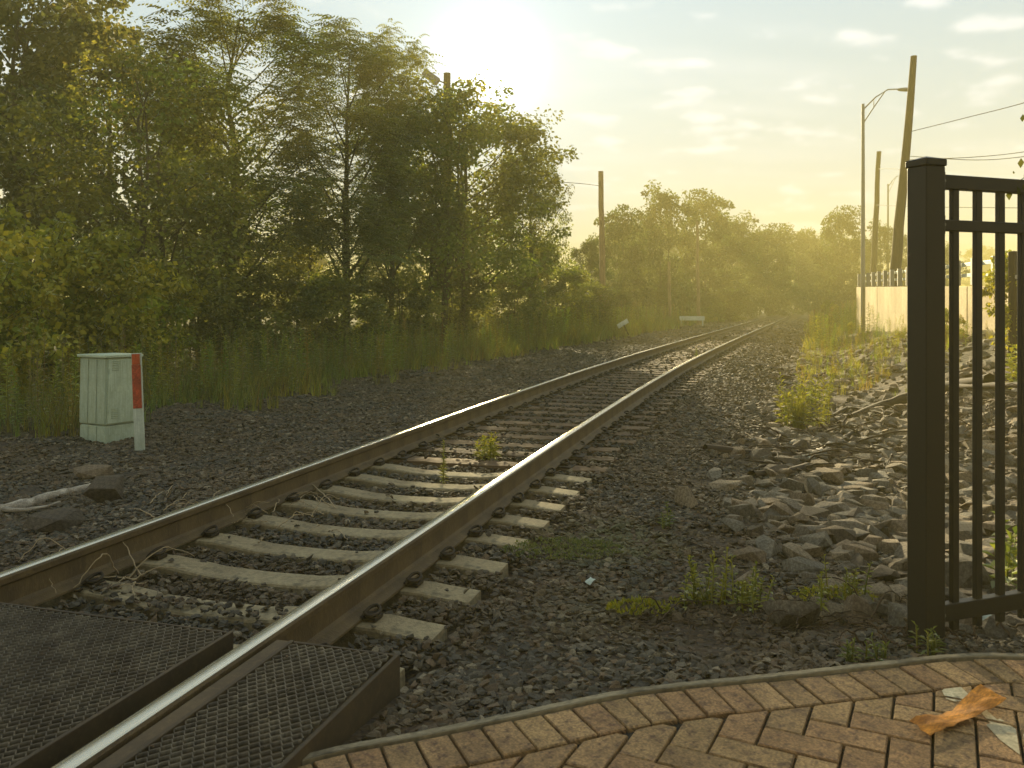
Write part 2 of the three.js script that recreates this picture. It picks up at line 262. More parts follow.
// ------------------------------------------------------------------ brick pavement
{
  const r = rng(101), pave = structure('pavement');
  const prism = (poly, y, h = 0.06) => {   // convex polygon (x,z) with a chamfered top
    const cx = poly.reduce((a, p) => a + p[0], 0) / poly.length, cz = poly.reduce((a, p) => a + p[1], 0) / poly.length;
    const pos = [], nor = [], uv = [], u0 = r() * 7, v0 = r() * 7;
    const ins = poly.map(([x, z]) => { const dx = cx - x, dz = cz - z, l = Math.hypot(dx, dz) || 1; return [x + dx / l * 0.005, z + dz / l * 0.005]; });
    const tx = gauss(r) * 0.012, tz = gauss(r) * 0.012, top = (q) => y + (q[0] - cx) * tx + (q[1] - cz) * tz;
    const f3 = (a, b, c) => { const e = V().subVectors(b, a), f = V().subVectors(c, a), n = e.cross(f).normalize(); for (const q of [a, b, c]) { pos.push(q.x, q.y, q.z); nor.push(n.x, n.y, n.z); uv.push(q.x + u0 + (Math.abs(n.y) < 0.5 ? q.y : 0), q.z + v0); } };
    const n = poly.length, at = (q, yy) => V(q[0], yy, q[1]);
    for (let i = 0; i < n; i++) {
      const a = poly[i], b = poly[(i + 1) % n], ai = ins[i], bi = ins[(i + 1) % n];
      f3(V(cx, y, cz), at(bi, top(bi)), at(ai, top(ai)));
      f3(at(ai, top(ai)), at(bi, top(bi)), at(b, top(b) - 0.004)); f3(at(ai, top(ai)), at(b, top(b) - 0.004), at(a, top(a) - 0.004));
      f3(at(a, top(a) - 0.004), at(b, top(b) - 0.004), at(b, y - h)); f3(at(a, top(a) - 0.004), at(b, y - h), at(a, y - h));
    }
    const g = new THREE.BufferGeometry(); g.setAttribute('position', new THREE.Float32BufferAttribute(pos, 3)); g.setAttribute('normal', new THREE.Float32BufferAttribute(nor, 3)); g.setAttribute('uv', new THREE.Float32BufferAttribute(uv, 2)); return g;
  };
  const ccw = (poly) => { let a = 0; for (let i = 0; i < poly.length; i++) { const p = poly[i], q = poly[(i + 1) % poly.length]; a += p[0] * q[1] - q[0] * p[1]; } return a > 0 ? poly : poly.slice().reverse(); };
  const clip = (poly, px, pz, nx, nz) => { const out = []; for (let i = 0; i < poly.length; i++) { const a = poly[i], b = poly[(i + 1) % poly.length], da = (a[0] - px) * nx + (a[1] - pz) * nz, db = (b[0] - px) * nx + (b[1] - pz) * nz; if (da >= 0) out.push(a); if ((da >= 0) !== (db >= 0)) { const k = da / (da - db); out.push([mix(a[0], b[0], k), mix(a[1], b[1], k)]); } } return out; };
  const area = (poly) => { let a = 0; for (let i = 0; i < poly.length; i++) { const p = poly[i], q = poly[(i + 1) % poly.length]; a += p[0] * q[1] - q[0] * p[1]; } return Math.abs(a / 2); };
  const tops = [];
  const lay = (poly) => { const q = ccw(poly), y = PAVE + gauss(r) * 0.003; part(pave, 'brick', prism(q, y), M.brick[Math.floor(r() * 5)]); tops.push([q, y]); };
  // border course, bricks square to the edge
  const L = edgeCurve.getLength(), n = Math.floor(L / 0.0975);
  const nrm = (k) => { const tg = edgeCurve.getTangentAt(clamp(k)); return [-tg.z, tg.x]; };
  const inner = [];
  for (let i = 0; i <= n; i++) {
    const a = edgeCurve.getPointAt(i / n), na = nrm(i / n); inner.push([a.x + na[0] * 0.212, a.z + na[1] * 0.212, na[0], na[1]]);
    if (i === n) break;
    const e = 0.0042 / L, k0 = i / n + e, k1 = (i + 1) / n - e, p0 = edgeCurve.getPointAt(k0), p1 = edgeCurve.getPointAt(k1), m0 = nrm(k0), m1 = nrm(k1), o0 = 0.026, o1 = 0.200 + gauss(r) * 0.002;
    lay([[p0.x + m0[0] * o0, p0.z + m0[1] * o0], [p1.x + m1[0] * o0, p1.z + m1[1] * o0], [p1.x + m1[0] * o1, p1.z + m1[1] * o1], [p0.x + m0[0] * o1, p0.z + m0[1] * o1]]);
  }
  // herringbone field cut against the border
  const A = 27 * Math.PI / 180, e1 = [Math.sin(A), -Math.cos(A)], e2 = [Math.cos(A), Math.sin(A)], U = 0.1125, J = 0.004, org = [1.30, -2.62];
  for (let x = -26; x < 26; x++) for (let y = -26; y < 26; y++) {
    const c = ((x - y) % 4 + 4) % 4; let q;
    if (c === 0) q = [x, y, x + 2, y + 1]; else if (c === 2) q = [x, y - 1, x + 1, y + 1]; else continue;
    let [a0, b0, a1, b1] = q.map((k) => k * U); a0 += J; b0 += J; a1 -= J; b1 -= J;
    let poly = [[a0, b0], [a1, b0], [a1, b1], [a0, b1]].map(([a, b]) => [org[0] + e2[0] * a + e1[0] * b, org[1] + e2[1] * a + e1[1] * b]);
    const cx = (poly[0][0] + poly[2][0]) / 2, cz = (poly[0][1] + poly[2][1]) / 2;
    if (cz > -1.75 || cx < -1.1 || cx > 2.7) continue;
    let bi = 0, bd = 1e9; inner.forEach((p, i) => { const d = Math.hypot(p[0] - cx, p[1] - cz); if (d < bd) { bd = d; bi = i; } });
    if (bd < 0.3) for (const k of [bi - 1, bi, bi + 1]) if (inner[k] && poly.length > 2) poly = clip(poly, ...inner[k]);
    if (poly.length < 3 || area(poly) < 0.0007) continue;
    const s = inner[bi]; if ((cx - s[0]) * s[2] + (cz - s[1]) * s[3] < -0.12) continue;
    // keep clear of the crossing panel
    const ts = TS(cx, cz); if (ts[1] < 1.42) continue;
    lay(poly);
  }
  // the bedding under the joints
  const sh = [...inner.map((p) => [p[0] - p[2] * 0.18, p[1] - p[3] * 0.18]), [4.5, 1.2], [-3, 1.2]];
  const shape = new THREE.Shape(sh.map(([x, z]) => new THREE.Vector2(x, -z))), bed = new THREE.ShapeGeometry(shape); bed.rotateX(-Math.PI / 2); bed.translate(0, PAVE - 0.016, 0);
  part(pave, 'joint_sand', bed, M.sand);
  // worn white arrow paint, cut at every joint
  const mark = (pts) => { const g = pts.map(([u, v]) => { const p = ground(u, v, PAVE); return [p.x, p.z]; }); return ccw(g); };
  const shapes = [[[942, 692], [946, 688], [953, 686], [961, 688], [966, 693], [972, 699], [966, 702], [955, 703], [946, 700]], [[970, 702], [974, 700], [998, 722], [990, 724]], [[986, 726], [1000, 720], [1020, 733], [1048, 752], [1042, 768], [1020, 756], [1000, 741]]].map(mark);
  const pos = [];
  for (const s of shapes) for (const [poly, y] of tops) {
    let q = s.slice(); const pc = ccw(poly);
    for (let i = 0; i < pc.length && q.length > 2; i++) { const a = pc[i], b = pc[(i + 1) % pc.length]; q = clip(q, a[0] - (b[1] - a[1]) * 0.02, a[1] + (b[0] - a[0]) * 0.02, -(b[1] - a[1]), b[0] - a[0]); }
    if (q.length < 3) continue;
    for (let i = 1; i < q.length - 1; i++) pos.push(q[0][0], y + 0.0035, q[0][1], q[i + 1][0], y + 0.003, q[i + 1][1], q[i][0], y + 0.003, q[i][1]);
  }
  const mg = new THREE.BufferGeometry(); mg.setAttribute('position', new THREE.Float32BufferAttribute(pos, 3)); mg.computeVertexNormals(); boxUV(mg, 2);
  const mk = part(pave, 'paint_mark', mg, M.marking); mk.userData.label = 'worn white paint mark on the bricks';
  // edging strip that holds the bricks
  const sp = new Soup(), pts = edgeCurve.getSpacedPoints(90), N = pts.length;
  const ring = [[-0.014, -0.12], [-0.0135, 0.004], [-0.011, 0.0065], [0.014, 0.007], [0.0165, 0.0045], [0.017, -0.12]];
  for (let i = 0; i < N; i++) { const m = nrm(i / (N - 1)), w = 0.004 * n2(i * 0.3, 5) + 0.003 * n2(i * 1.3, 8); ring.forEach(([a, b], k) => { const prev = ring[Math.max(0, k - 1)], next = ring[Math.min(5, k + 1)], ex = next[0] - prev[0], ey = next[1] - prev[1], l = Math.hypot(ex, ey); sp.v(V(pts[i].x + m[0] * (a + w), PAVE + b + w * 0.8, pts[i].z + m[1] * (a + w)), V(-ey / l * m[0], ex / l, -ey / l * m[1]), [1, 1, 1], i / (N - 1) * L, k * 0.05); }); }
  for (let i = 0; i < N - 1; i++) for (let k = 0; k < 5; k++) { const a = i * 6 + k, b = a + 6; sp.i.push(a, a + 1, b, b, a + 1, b + 1); }
  { const eg = sp.geo().toNonIndexed(); eg.computeVertexNormals(); solo('edging_board', 'thin weathered edging strip holding the brick paving against the ballast', 'edging', eg, M.edging); }
}

// ------------------------------------------------------------------ track
const railTs = []; for (let t = -4; t < 175; t += t < 12 ? 0.4 : t < 40 ? 1 : 2.5) railTs.push(t);
function railMesh(s0) {
  const prof = [[-0.070, 0.004], [-0.070, 0.014], [-0.022, 0.030], [-0.010, 0.045], [-0.009, 0.125], [-0.034, 0.142], [-0.036, 0.168], [-0.030, 0.178], [0.030, 0.178], [0.036, 0.168], [0.034, 0.142], [0.009, 0.125], [0.010, 0.045], [0.022, 0.030], [0.070, 0.014], [0.070, 0.004]];
  const pos = [], uv = [], idx = [], m = prof.length;
  for (const t of railTs) prof.forEach(([a, b], k) => { const p = P(t, s0 + a, b); pos.push(p.x, p.y, p.z); uv.push(t, k * 0.03); });
  for (let i = 0; i < railTs.length - 1; i++) for (let k = 0; k < m; k++) { const a = i * m + k, b = i * m + (k + 1) % m; idx.push(a, b, a + m, b, b + m, a + m); }
  let g = new THREE.BufferGeometry(); g.setAttribute('position', new THREE.Float32BufferAttribute(pos, 3)); g.setAttribute('uv', new THREE.Float32BufferAttribute(uv, 2)); g.setIndex(idx); g = g.toNonIndexed(); g.computeVertexNormals(); return g;
}
function bandMesh(s0) {   // polished running band, crowned
  const prof = [[-0.031, 0.1740], [-0.029, 0.1790], [-0.022, 0.1815], [-0.011, 0.1830], [0, 0.1835], [0.011, 0.1830], [0.022, 0.1815], [0.029, 0.1790], [0.031, 0.1740]], pos = [], uv = [], idx = [], m = prof.length;
  for (const t of railTs) prof.forEach(([a, b], k) => { const p = P(t, s0 + a, b); pos.push(p.x, p.y, p.z); uv.push(t, k * 0.02); });
  for (let i = 0; i < railTs.length - 1; i++) for (let k = 0; k < m - 1; k++) { const a = i * m + k, b = a + 1; idx.push(a, b, a + m, b, b + m, a + m); }
  const g = new THREE.BufferGeometry(); g.setAttribute('position', new THREE.Float32BufferAttribute(pos, 3)); g.setAttribute('uv', new THREE.Float32BufferAttribute(uv, 2)); g.setIndex(idx); g.computeVertexNormals(); return g;
}
const G = 0.7525;
for (const [s0, label] of [[-G, 'brown steel rail on the far side of the track, by the white cabinet'], [G, 'brown steel rail nearest the brick paving, running between the metal panels']]) {
  const o = thing('steel_rail', label, 'rail', null, 0, 'rails of the railway track');
  part(o, 'rail_body', railMesh(s0), M.rail); part(o, 'running_surface', bandMesh(s0), M.shiny);
}
// sleepers, local axes: x across the track, -z along it
const clipGeo = (() => {
  const pts = [[0.010, 0.012, 0.055], [0.012, 0.03, 0.02], [0.02, 0.045, -0.03], [0.045, 0.05, -0.052], [0.075, 0.04, -0.03], [0.078, 0.03, 0.02], [0.06, 0.03, 0.05], [0.035, 0.028, 0.045], [0.004, 0.03, 0.01]].map((p) => V(...p));
  const tube = new THREE.TubeGeometry(new THREE.CatmullRomCurve3(pts), 18, 0.0095, 6), pad = box(0.09, 0.022, 0.09, 0.004); pad.translate(0.04, 0.008, 0);
  return mergeGeometries([tube.toNonIndexed(), pad.index ? pad.toNonIndexed() : pad]);
})();
const concreteGeo = (() => {
  const sh = new THREE.Shape(), top = [[-1.17, -0.02], [-1.0, -0.008], [-0.92, 0], [-0.58, 0], [-0.44, -0.012], [-0.28, -0.03], [0, -0.036], [0.28, -0.03], [0.44, -0.012], [0.58, 0], [0.92, 0], [1.0, -0.008], [1.17, -0.02]];
  sh.moveTo(-1.18, -0.2); top.forEach(([x, y]) => sh.lineTo(x, y)); sh.lineTo(1.18, -0.2);
  let g = new THREE.ExtrudeGeometry(sh, { depth: 0.15, bevelEnabled: true, bevelSize: 0.014, bevelThickness: 0.02, bevelSegments: 2, bevelOffset: -0.014 }); g.translate(0, 0, -0.075); g.computeVertexNormals(); return boxUV(g, 0.9);
})();
const woodGeos = [0, 1, 2, 3].map((k) => { const r = rng(300 + k), g = new THREE.BoxGeometry(2.44, 0.18, 0.21, 24, 2, 4), p = g.attributes.position; for (let i = 0; i < p.count; i++) { const x = p.getX(i), y = p.getY(i), z = p.getZ(i); p.setXYZ(i, x + 0.02 * n3(y * 9, z * 9, k), y - 0.09 + (y > 0 ? 0.008 * n3(x * 4, z * 14, k + 5) - (Math.abs(z) > 0.09 ? 0.008 : 0) : 0), z + 0.007 * n3(x * 3, y * 8, k + 9)); } g.computeVertexNormals(); return boxUV(g, 1); });
const plateGeo = boxUV(box(0.36, 0.016, 0.19, 0.004), 1);
function fittings(o, plates) {
  for (const sx of [-G, G]) {
    if (plates) part(o, 'tie_plate', plateGeo, M.clip, [sx, 0.004, 0]);
    for (const side of [-1, 1]) { const c = part(o, 'rail_clip', clipGeo, M.clip, [sx + side * 0.062, 0.006, 0]); c.scale.setScalar(0.85); if (side < 0) c.rotation.y = Math.PI; }
  }
}
const ORD = ['first', 'second', 'third', 'fourth', 'fifth', 'sixth', 'seventh', 'eighth', 'ninth', 'tenth', 'eleventh', 'twelfth', ...['thir', 'four', 'fif', 'six', 'seven', 'eigh', 'nine'].map((a) => a + 'teenth'), 'twentieth', ...['first', 'second', 'third', 'fourth', 'fifth', 'sixth', 'seventh', 'eighth', 'ninth'].map((a) => 'twenty-' + a), 'thirtieth'];
const sleeperTs = [];
{
  const r = rng(55);
  for (let i = -2; i < 8; i++) {
    const t = 3.42 + 0.458 * i, p = P(t, 0, gauss(r) * 0.004); sleeperTs.push([t, 0.10]);
    if (t < 2.9 && i < -1) continue;
    const label = i < 0 ? 'pale concrete sleeper end just past the metal panels, mostly hidden by ballast' : i === 0 ? 'pale concrete sleeper half buried in ballast, nearest the metal panels' : `pale curved concrete sleeper, ${ORD[i - 1]} beyond the half-buried one`;
    const o = thing('concrete_sleeper', label, 'sleeper', p, heading(t) + gauss(r) * 0.008, 'concrete sleepers');
    part(o, 'sleeper_body', concreteGeo, M.tieC); fittings(o, false);
  }
  let t = 3.42 + 0.458 * 7 + 0.47, k = 0;
  while (t < 118) {
    const p = P(t, gauss(r) * 0.05, -0.012 + gauss(r) * 0.008); sleeperTs.push([t, 0.12]);
    const label = k < 30 ? `dark weathered wooden sleeper, ${ORD[k]} past the last concrete sleeper` : t < 22 ? 'brown wooden sleeper in the middle stretch of the track' : 'distant wooden sleeper where the track bends toward the trees';
    const o = thing('wooden_sleeper', label, 'sleeper', p, heading(t) + gauss(r) * 0.012, k < 30 ? 'wooden sleepers' : t < 22 ? 'mid wooden sleepers' : 'distant wooden sleepers');
    part(o, 'sleeper_body', woodGeos[Math.floor(r() * 4)], M.tieW[Math.floor(r() * 3)]); if (t < 34) fittings(o, true);
    t += 0.488 + gauss(r) * 0.012; k++;
  }
}

// ------------------------------------------------------------------ metal crossing panels
function panel(name, label, s0, s1, t0, t1, strip) {
  const o = thing(name, label, 'crossing panel', P((t0 + t1) / 2, 0, 0), heading((t0 + t1) / 2), 'expanded-metal crossing panels');
  const len = t1 - t0, top = 0.168, sm = (s0 + s1) / 2;
  const body = boxUV(box(s1 - s0 - 0.036, 0.11, len - 0.04, 0.006), 1); part(o, 'panel_body', body, M.plate, [sm, top - 0.12, 0]);
  for (const [x, w] of [[s0 + 0.008, 0.016], [s1 - 0.008, 0.016]]) part(o, 'edge_bar', boxUV(box(w, 0.17, len, 0.003), 1), M.edgeBar, [x, top - 0.083, 0]);
  part(o, 'end_bar', boxUV(box(s1 - s0 - 0.034, 0.168, 0.014, 0.003), 1), M.edgeBar, [sm, top - 0.084, -len / 2 + 0.008]);
  if (strip) { part(o, 'filler_strip', boxUV(box(0.052, 0.03, len, 0.004), 1), M.strip, [s0 - 0.03, top - 0.018, 0]); }
  // strands of the expanded mesh
  const sp = new Soup(), row = 0.0255, half = 0.0175, n = Math.floor((len - 0.022) / row), m = Math.floor((s1 - s0 - 0.034) / half), W = 0.0029, Z = 0.012;
  for (let k = 0; k < n; k++) {
    const zb = -len / 2 + 0.016 + k * row;
    for (let j = 0; j < m; j++) {
      const up = (j + k) % 2, x0 = s0 + 0.017 + j * half, x1 = x0 + half, z0 = zb + (up ? 0.002 : row - 0.004), z1 = zb + (up ? row - 0.004 : 0.002);
      const b = sp.count, sag = 0.003 * n2(k * 0.05 + s0, j * 0.04);
      for (const [x, z] of [[x0, z0], [x1, z1]]) { sp.v(V(x, top - Z + sag, z - W), V(0, 0.2, -1).normalize(), [1, 1, 1], x, z); sp.v(V(x, top + sag, z - W * 0.5), V(0, 0.9, -0.4).normalize(), [1, 1, 1], x, z); sp.v(V(x, top - 0.0015 + sag, z + W * 0.7), V(0, 0.9, 0.4).normalize(), [1, 1, 1], x, z); sp.v(V(x, top - Z + sag, z + W), V(0, 0.2, 1).normalize(), [1, 1, 1], x, z); }
      for (let q = 0; q < 3; q++) sp.i.push(b + q, b + q + 1, b + 4 + q, b + 4 + q, b + q + 1, b + 5 + q);
    }
  }
  const gr = part(o, 'grating', sp.geo(), M.grate); gr.userData.kind = 'stuff';
  return o;
}
panel('crossing_panel', 'wide dark expanded-metal panel filling the space between the two rails', -0.615, 0.615, 0.9, 2.74, false);
panel('crossing_panel', 'narrow expanded-metal panel between the near rail and the brick paving', 0.86, 1.29, 1.0, 2.73, true);

// ------------------------------------------------------------------ ballast
const stoneGeos = [0, 1, 2, 3, 4].map((k) => { const r = rng(900 + k), pts = []; for (let i = 0; i < 11; i++) { const d = dirOf(r); d.multiplyScalar(0.42 + 0.12 * r()); pts.push(V(d.x, d.y * 0.62, d.z * 0.78)); } return boxUV(new ConvexGeometry(pts), 1); });
function scatter(name, label, category, list, geos, mat) {   // list: [x, y, z, size, colour]
  const r = rng(list.length + 17), per = geos.map(() => []); list.forEach((e) => per[Math.floor(r() * geos.length)].push(e));
  geos.forEach((g, gi) => {
    const im = new THREE.InstancedMesh(g, mat, per[gi].length), m = new THREE.Matrix4(), q = new THREE.Quaternion(), e = new THREE.Euler(), c = new THREE.Color();
    per[gi].forEach(([x, y, z, size, col, flat], i) => { e.set(gauss(r) * (flat ?? 0.5), r() * 6.283, gauss(r) * (flat ?? 0.5)); q.setFromEuler(e); const k = 0.8 + 0.4 * r(); m.compose(V(x, y, z), q, V(size * (0.85 + 0.4 * r()), size * k * 0.9, size * k)); im.setMatrixAt(i, m); c.setRGB(...col); im.setColorAt(i, c); });
    im.name = numbered(name); im.userData.kind = 'stuff'; im.userData.label = label; im.userData.category = category; im.castShadow = im.receiveShadow = true; scene.add(im);
  });
}
const visible = (x, y, z, m = 60) => { if (z > -0.8) return false; const u = 512 + FOCAL * x / -z, v = HOR + FOCAL * (EYE - y) / -z; return u > -m && u < 1024 + m && v < 768 + m + 60; };
const onSleeper = (t, s) => { if (Math.abs(s) > 1.24) return false; for (const [a, w] of sleeperTs) if (Math.abs(a - t) < w + 0.005) return true; return false; };
const mossy = (x, z) => { const [t, s] = TS(x, z); return clamp(1.2 - Math.hypot((t - 5.0) / 0.55, (s - 1.62) / 0.42) + 0.7 * fbm2(x * 5, z * 5, 3)) + clamp(0.9 - Math.hypot((t - 3.9) / 0.6, (s - 1.75) / 0.4) + 0.5 * fbm2(x * 5, z * 5, 3)) * 0.35; };
const stoneCol = (r, x, z) => {
  const k = r(), b = 0.75 + 0.5 * r(); let c;
  const warm = sst(-0.25, 0.45, fbm2(x * 0.6 + 3, z * 0.6, 3) + 0.15);
  if (k < 0.42) c = tone([0.078, 0.076, 0.07], [0.105, 0.085, 0.062], warm); else if (k < 0.74) c = tone([0.135, 0.128, 0.115], [0.165, 0.13, 0.088], warm); else if (k < 0.93) c = [0.17, 0.125, 0.085]; else c = [0.30, 0.27, 0.22];
  c = c.map((q, i) => q * b * [1.08, 1.0, 0.82][i]);
  const m = mossy(x, z); return tone(c, [0.17, 0.19, 0.07], clamp(m) * 0.6);
};
{
  const r = rng(77), list = [];
  const add = (tA, tB, sA, sB, perM2, sz0, sz1) => {
    const n = Math.floor((tB - tA) * (sB - sA) * perM2);
    for (let i = 0; i < n; i++) {
      const t = mix(tA, tB, r()), s = mix(sA, sB, r()), p = P(t, s), size = mix(sz0, sz1, r() ** 1.6);
      if (!visible(p.x, 0, p.z, 120)) continue;
      if (t < 2.78 && s > -0.66 && s < 1.33) continue;
      if (t < 6.2 && s > 1.2 && p.z > -5 && paveDist(p.x, p.z) > -0.035) continue;
      const inRail = Math.abs(Math.abs(s) - G) < 0.085; if (inRail) continue;
      let y = H(p.x, p.z) + size * 0.12 * (r() * 2 - 0.4);
      if (onSleeper(t, s)) { const first = t < 3.45 && Math.abs(s) < G && t > 3.2; if (!(first && r() < 0.45 + (s < -0.1 ? 0.2 : 0)) && r() > (t > 6.8 ? 0.10 : 0.012)) continue; y = 0.01 + (t < 7 && Math.abs(s) < 0.5 ? -0.026 : 0); }
      else if (Math.abs(s) < 1.3) y = (Math.abs(s) > 0.85 ? -0.05 : t < 7 && Math.abs(s) < 0.55 ? -0.072 : -0.055) + 0.04 * r();
      // thin out at the ragged borders
      if (s < -4.9 && r() < sst(4.9, 6.4, -s) * 0.9) continue;
      if (s > 2.2 && t > 5.2 && r() < sst(2.2, 3.2, s) * 0.85) continue;
      list.push([p.x, y, p.z, size, stoneCol(r, p.x, p.z)]);
    }
  };
  add(0.8, 5, -5.5, 5, 1900, 0.03, 0.062);
  add(5, 9, -7, 3.2, 1000, 0.036, 0.07);
  add(9, 16, -7, 3.2, 520, 0.045, 0.085);
  add(16, 32, -7, 3.2, 170, 0.07, 0.13);
  add(32, 75, -6.4, 3.0, 36, 0.12, 0.24);
  for (let i = 0; i < 260; i++) { const t = mix(1.2, 2.7, r()), onP = i < 150, s = onP ? mix(-0.6, 0.6, r() ** (r() < 0.5 ? 0.3 : 1)) : mix(0.88, 1.26, r()), p = P(t, s); list.push([p.x, 0.172, p.z, 0.008 + 0.014 * r() * r(), stoneCol(r, p.x, p.z)]); }
  scatter('ballast_gravel', 'crushed grey-brown ballast stones around the track', 'gravel', list, stoneGeos, M.stone);
}

// ------------------------------------------------------------------ rubble bank
function rockGeo(seed, fx, fy, fz) {
  const r = rng(seed), pts = []; for (let i = 0; i < 15; i++) { const d = dirOf(r), k = 0.40 + 0.16 * r(); pts.push(V(d.x * k * fx, clamp(d.y * k * 1.25, -0.4, 0.36) * fy, d.z * k * fz)); }
  const g = new ConvexGeometry(pts), p = g.attributes.position, c = [], a = [0.44, 0.37, 0.27], b = [0.27, 0.23, 0.17]; for (let i = 0; i < p.count; i++) { const k = 0.5 + 0.5 * n3(p.getX(i) * 3 + seed, p.getY(i) * 3, p.getZ(i) * 3); c.push(...tone(a, b, k)); }
  g.setAttribute('color', new THREE.Float32BufferAttribute(c, 3)); return boxUV(g, 1.5);
}
const rockGeos = Array.from({ length: 14 }, (_, k) => { const r = rng(500 + k * 3); return rockGeo(600 + k, 1.0 + 0.35 * r(), 0.5 + 0.4 * r(), 0.75 + 0.3 * r()); });
const rockTints = [[0.95, 0.95, 0.95], [0.62, 0.64, 0.65], [1.45, 1.38, 1.25], [0.5, 0.45, 0.4], [1.0, 0.88, 0.74], [0.9, 0.96, 1.0]];
const rockMats = rockTints.map((c) => { const m = M.rock.clone(); m.color.setRGB(...c); return m; });
{
  const r = rng(808), all = [];
  const zone = (tA, tB, sA, sB, n, z0, z1) => { for (let i = 0; i < n; i++) { const t = mix(tA, tB, r()), s = mix(sA, sB, r()), p = P(t, s), size = mix(z0, z1, r() ** 1.8); const near = sst(2.0, 2.9, s + 0.35 * n2(t * 0.9, 3)); if (r() > near) continue; if (p.z > -5 && paveDist(p.x, p.z) > -0.42) continue; if (t < 4.6 && s < 2.7) continue; all.push([t, s, p, size]); } };
  zone(4.0, 13, 1.8, 8.5, 5600, 0.06, 0.25); zone(13, 28, 2.2, 7.0, 1500, 0.08, 0.28); zone(4.2, 13, 1.9, 6, 4200, 0.04, 0.10);
  all.forEach((e) => { const p = e[2]; e.px = e[3] / -p.z * (visible(p.x, 0, p.z, -4) ? 1 : 0.05); });
  all.sort((a, b) => b.px - a.px);
  const rest = [];
  all.forEach(([t, s, p, size], i) => {
    const y = H(p.x, p.z) + size * 0.10;
    if (i < 290) {
      const hue = Math.floor(r() * 6), big = size > 0.19 ? 'large' : size > 0.12 ? 'medium' : 'small', look = ['tan-grey', 'dark grey', 'pale', 'dark brown', 'rusty tan', 'bluish grey'][hue], place = t < 6.2 ? 'at the foot of the bank near the fence post' : t < 9 ? 'in the middle of the bank' : 'in the upper bank below the concrete wall';
      const o = solo('rubble_stone', `${big} angular ${look} rubble stone ${place}`, 'stone', rockGeos[i % 14], rockMats[hue], 'rubble stones of the bank');
      o.position.set(p.x, y, p.z); o.rotation.set(gauss(r) * 0.3, r() * 6.283, gauss(r) * 0.3); o.scale.set(size * 1.1, size, size);
    } else rest.push([p.x, y - size * 0.02, p.z, size * 1.05, rockTints[Math.floor(r() * 6)], 0.35]);
  });
  scatter('rubble', 'small broken stones filling the bank between the larger rubble', 'rubble', rest, rockGeos.slice(0, 6), M.rock);
  // single stones that stand out
  const one = (label, u, v, y, w, h, d, mat, seed, turn = 0.1) => { const p = surf(u, v), o = solo('boulder', label, 'stone', rockGeo(seed, 1, 1, 1), mat); o.position.set(p.x, p.y + h * 0.33, p.z); o.scale.set(w, h, d); o.rotation.y = turn; };
  one('long low smooth stone lying before the yellow weeds by the paving', 795, 627, -0.08, 0.27, 0.20, 0.18, rockMats[0], 71, 0.05);
  one('upright brown boulder beside the pale driftwood left of the track', 108, 502, -0.15, 0.34, 0.26, 0.3, rockMats[3], 72, 0.5);
  one('flat dark boulder below the pale driftwood left of the track', 52, 530, -0.12, 0.36, 0.16, 0.3, rockMats[3], 73, 0.2);
  one('reddish brown slab behind the upright boulder left of the track', 96, 478, -0.16, 0.42, 0.16, 0.3, rockMats[4], 74, 0.4);
  one('pale block of stone between the ballast and the rubble bank', 688, 506, -0.2, 0.22, 0.2, 0.2, rockMats[2], 75, 0.8);
  one('pale cracked slab tilted in the weeds before the rubble bank', 752, 588, -0.1, 0.26, 0.12, 0.16, rockMats[2], 76, 1.0);
  one('dark stone at the corner of the brick paving by the fence', 985, 664, -0.08, 0.09, 0.07, 0.07, rockMats[3], 77);
  one('round grey stone just behind the fence pickets', 965, 592, -0.08, 0.32, 0.26, 0.25, rockMats[1], 78, 0.6);
}

// ------------------------------------------------------------------ fence
{
  const b = ground(926, 641, 0.05), o = thing('metal_fence', 'black square-tube steel fence with a thick capped post beside the paving', 'fence', V(b.x, 0.05, b.z), 20 * Math.PI / 180); o.scale.setScalar(0.909);
  const post = (x) => {
    const p = part(o, 'post', boxUV(box(0.108, 2.06, 0.108, 0.006), 1), M.black, [x, 1.03, 0]);
    const cap = mergeGeometries([boxUV(box(0.118, 0.03, 0.118, 0.005), 1), (() => { const g = new THREE.ConeGeometry(0.084, 0.018, 4); g.rotateY(Math.PI / 4); g.translate(0, 0.024, 0); return boxUV(g, 1); })()].map((g) => g.index ? g.toNonIndexed() : g));
    part(p, 'post_cap', cap, M.black, [0, 1.045, 0]);
    part(p, 'base_plate', boxUV(box(0.16, 0.012, 0.16, 0.003), 1), M.black, [0, -1.02, 0]);
  };
  post(0); post(2.45);
  for (const [y, h] of [[2.0, 0.062], [1.81, 0.048], [0.115, 0.075]]) part(o, 'fence_rail', boxUV(box(2.34, h, 0.045, 0.004), 1), M.black, [1.225, y, 0]);
  for (let k = 0; k < 17; k++) part(o, 'picket', boxUV(box(0.037, 1.965, 0.024, 0.003), 1), M.black, [0.16 + k * 0.1365, 1.0125, 0]);
  for (const y of [2.0, 1.81, 0.115]) { const b = part(o, 'rail_bracket', boxUV(box(0.03, 0.085, 0.06, 0.004), 1), M.black, [0.066, y, 0]); const bolt = new THREE.CylinderGeometry(0.008, 0.008, 0.012, 6); bolt.rotateX(Math.PI / 2); part(b, 'bolt', bolt, M.metal, [0, 0, 0.033]); }
}

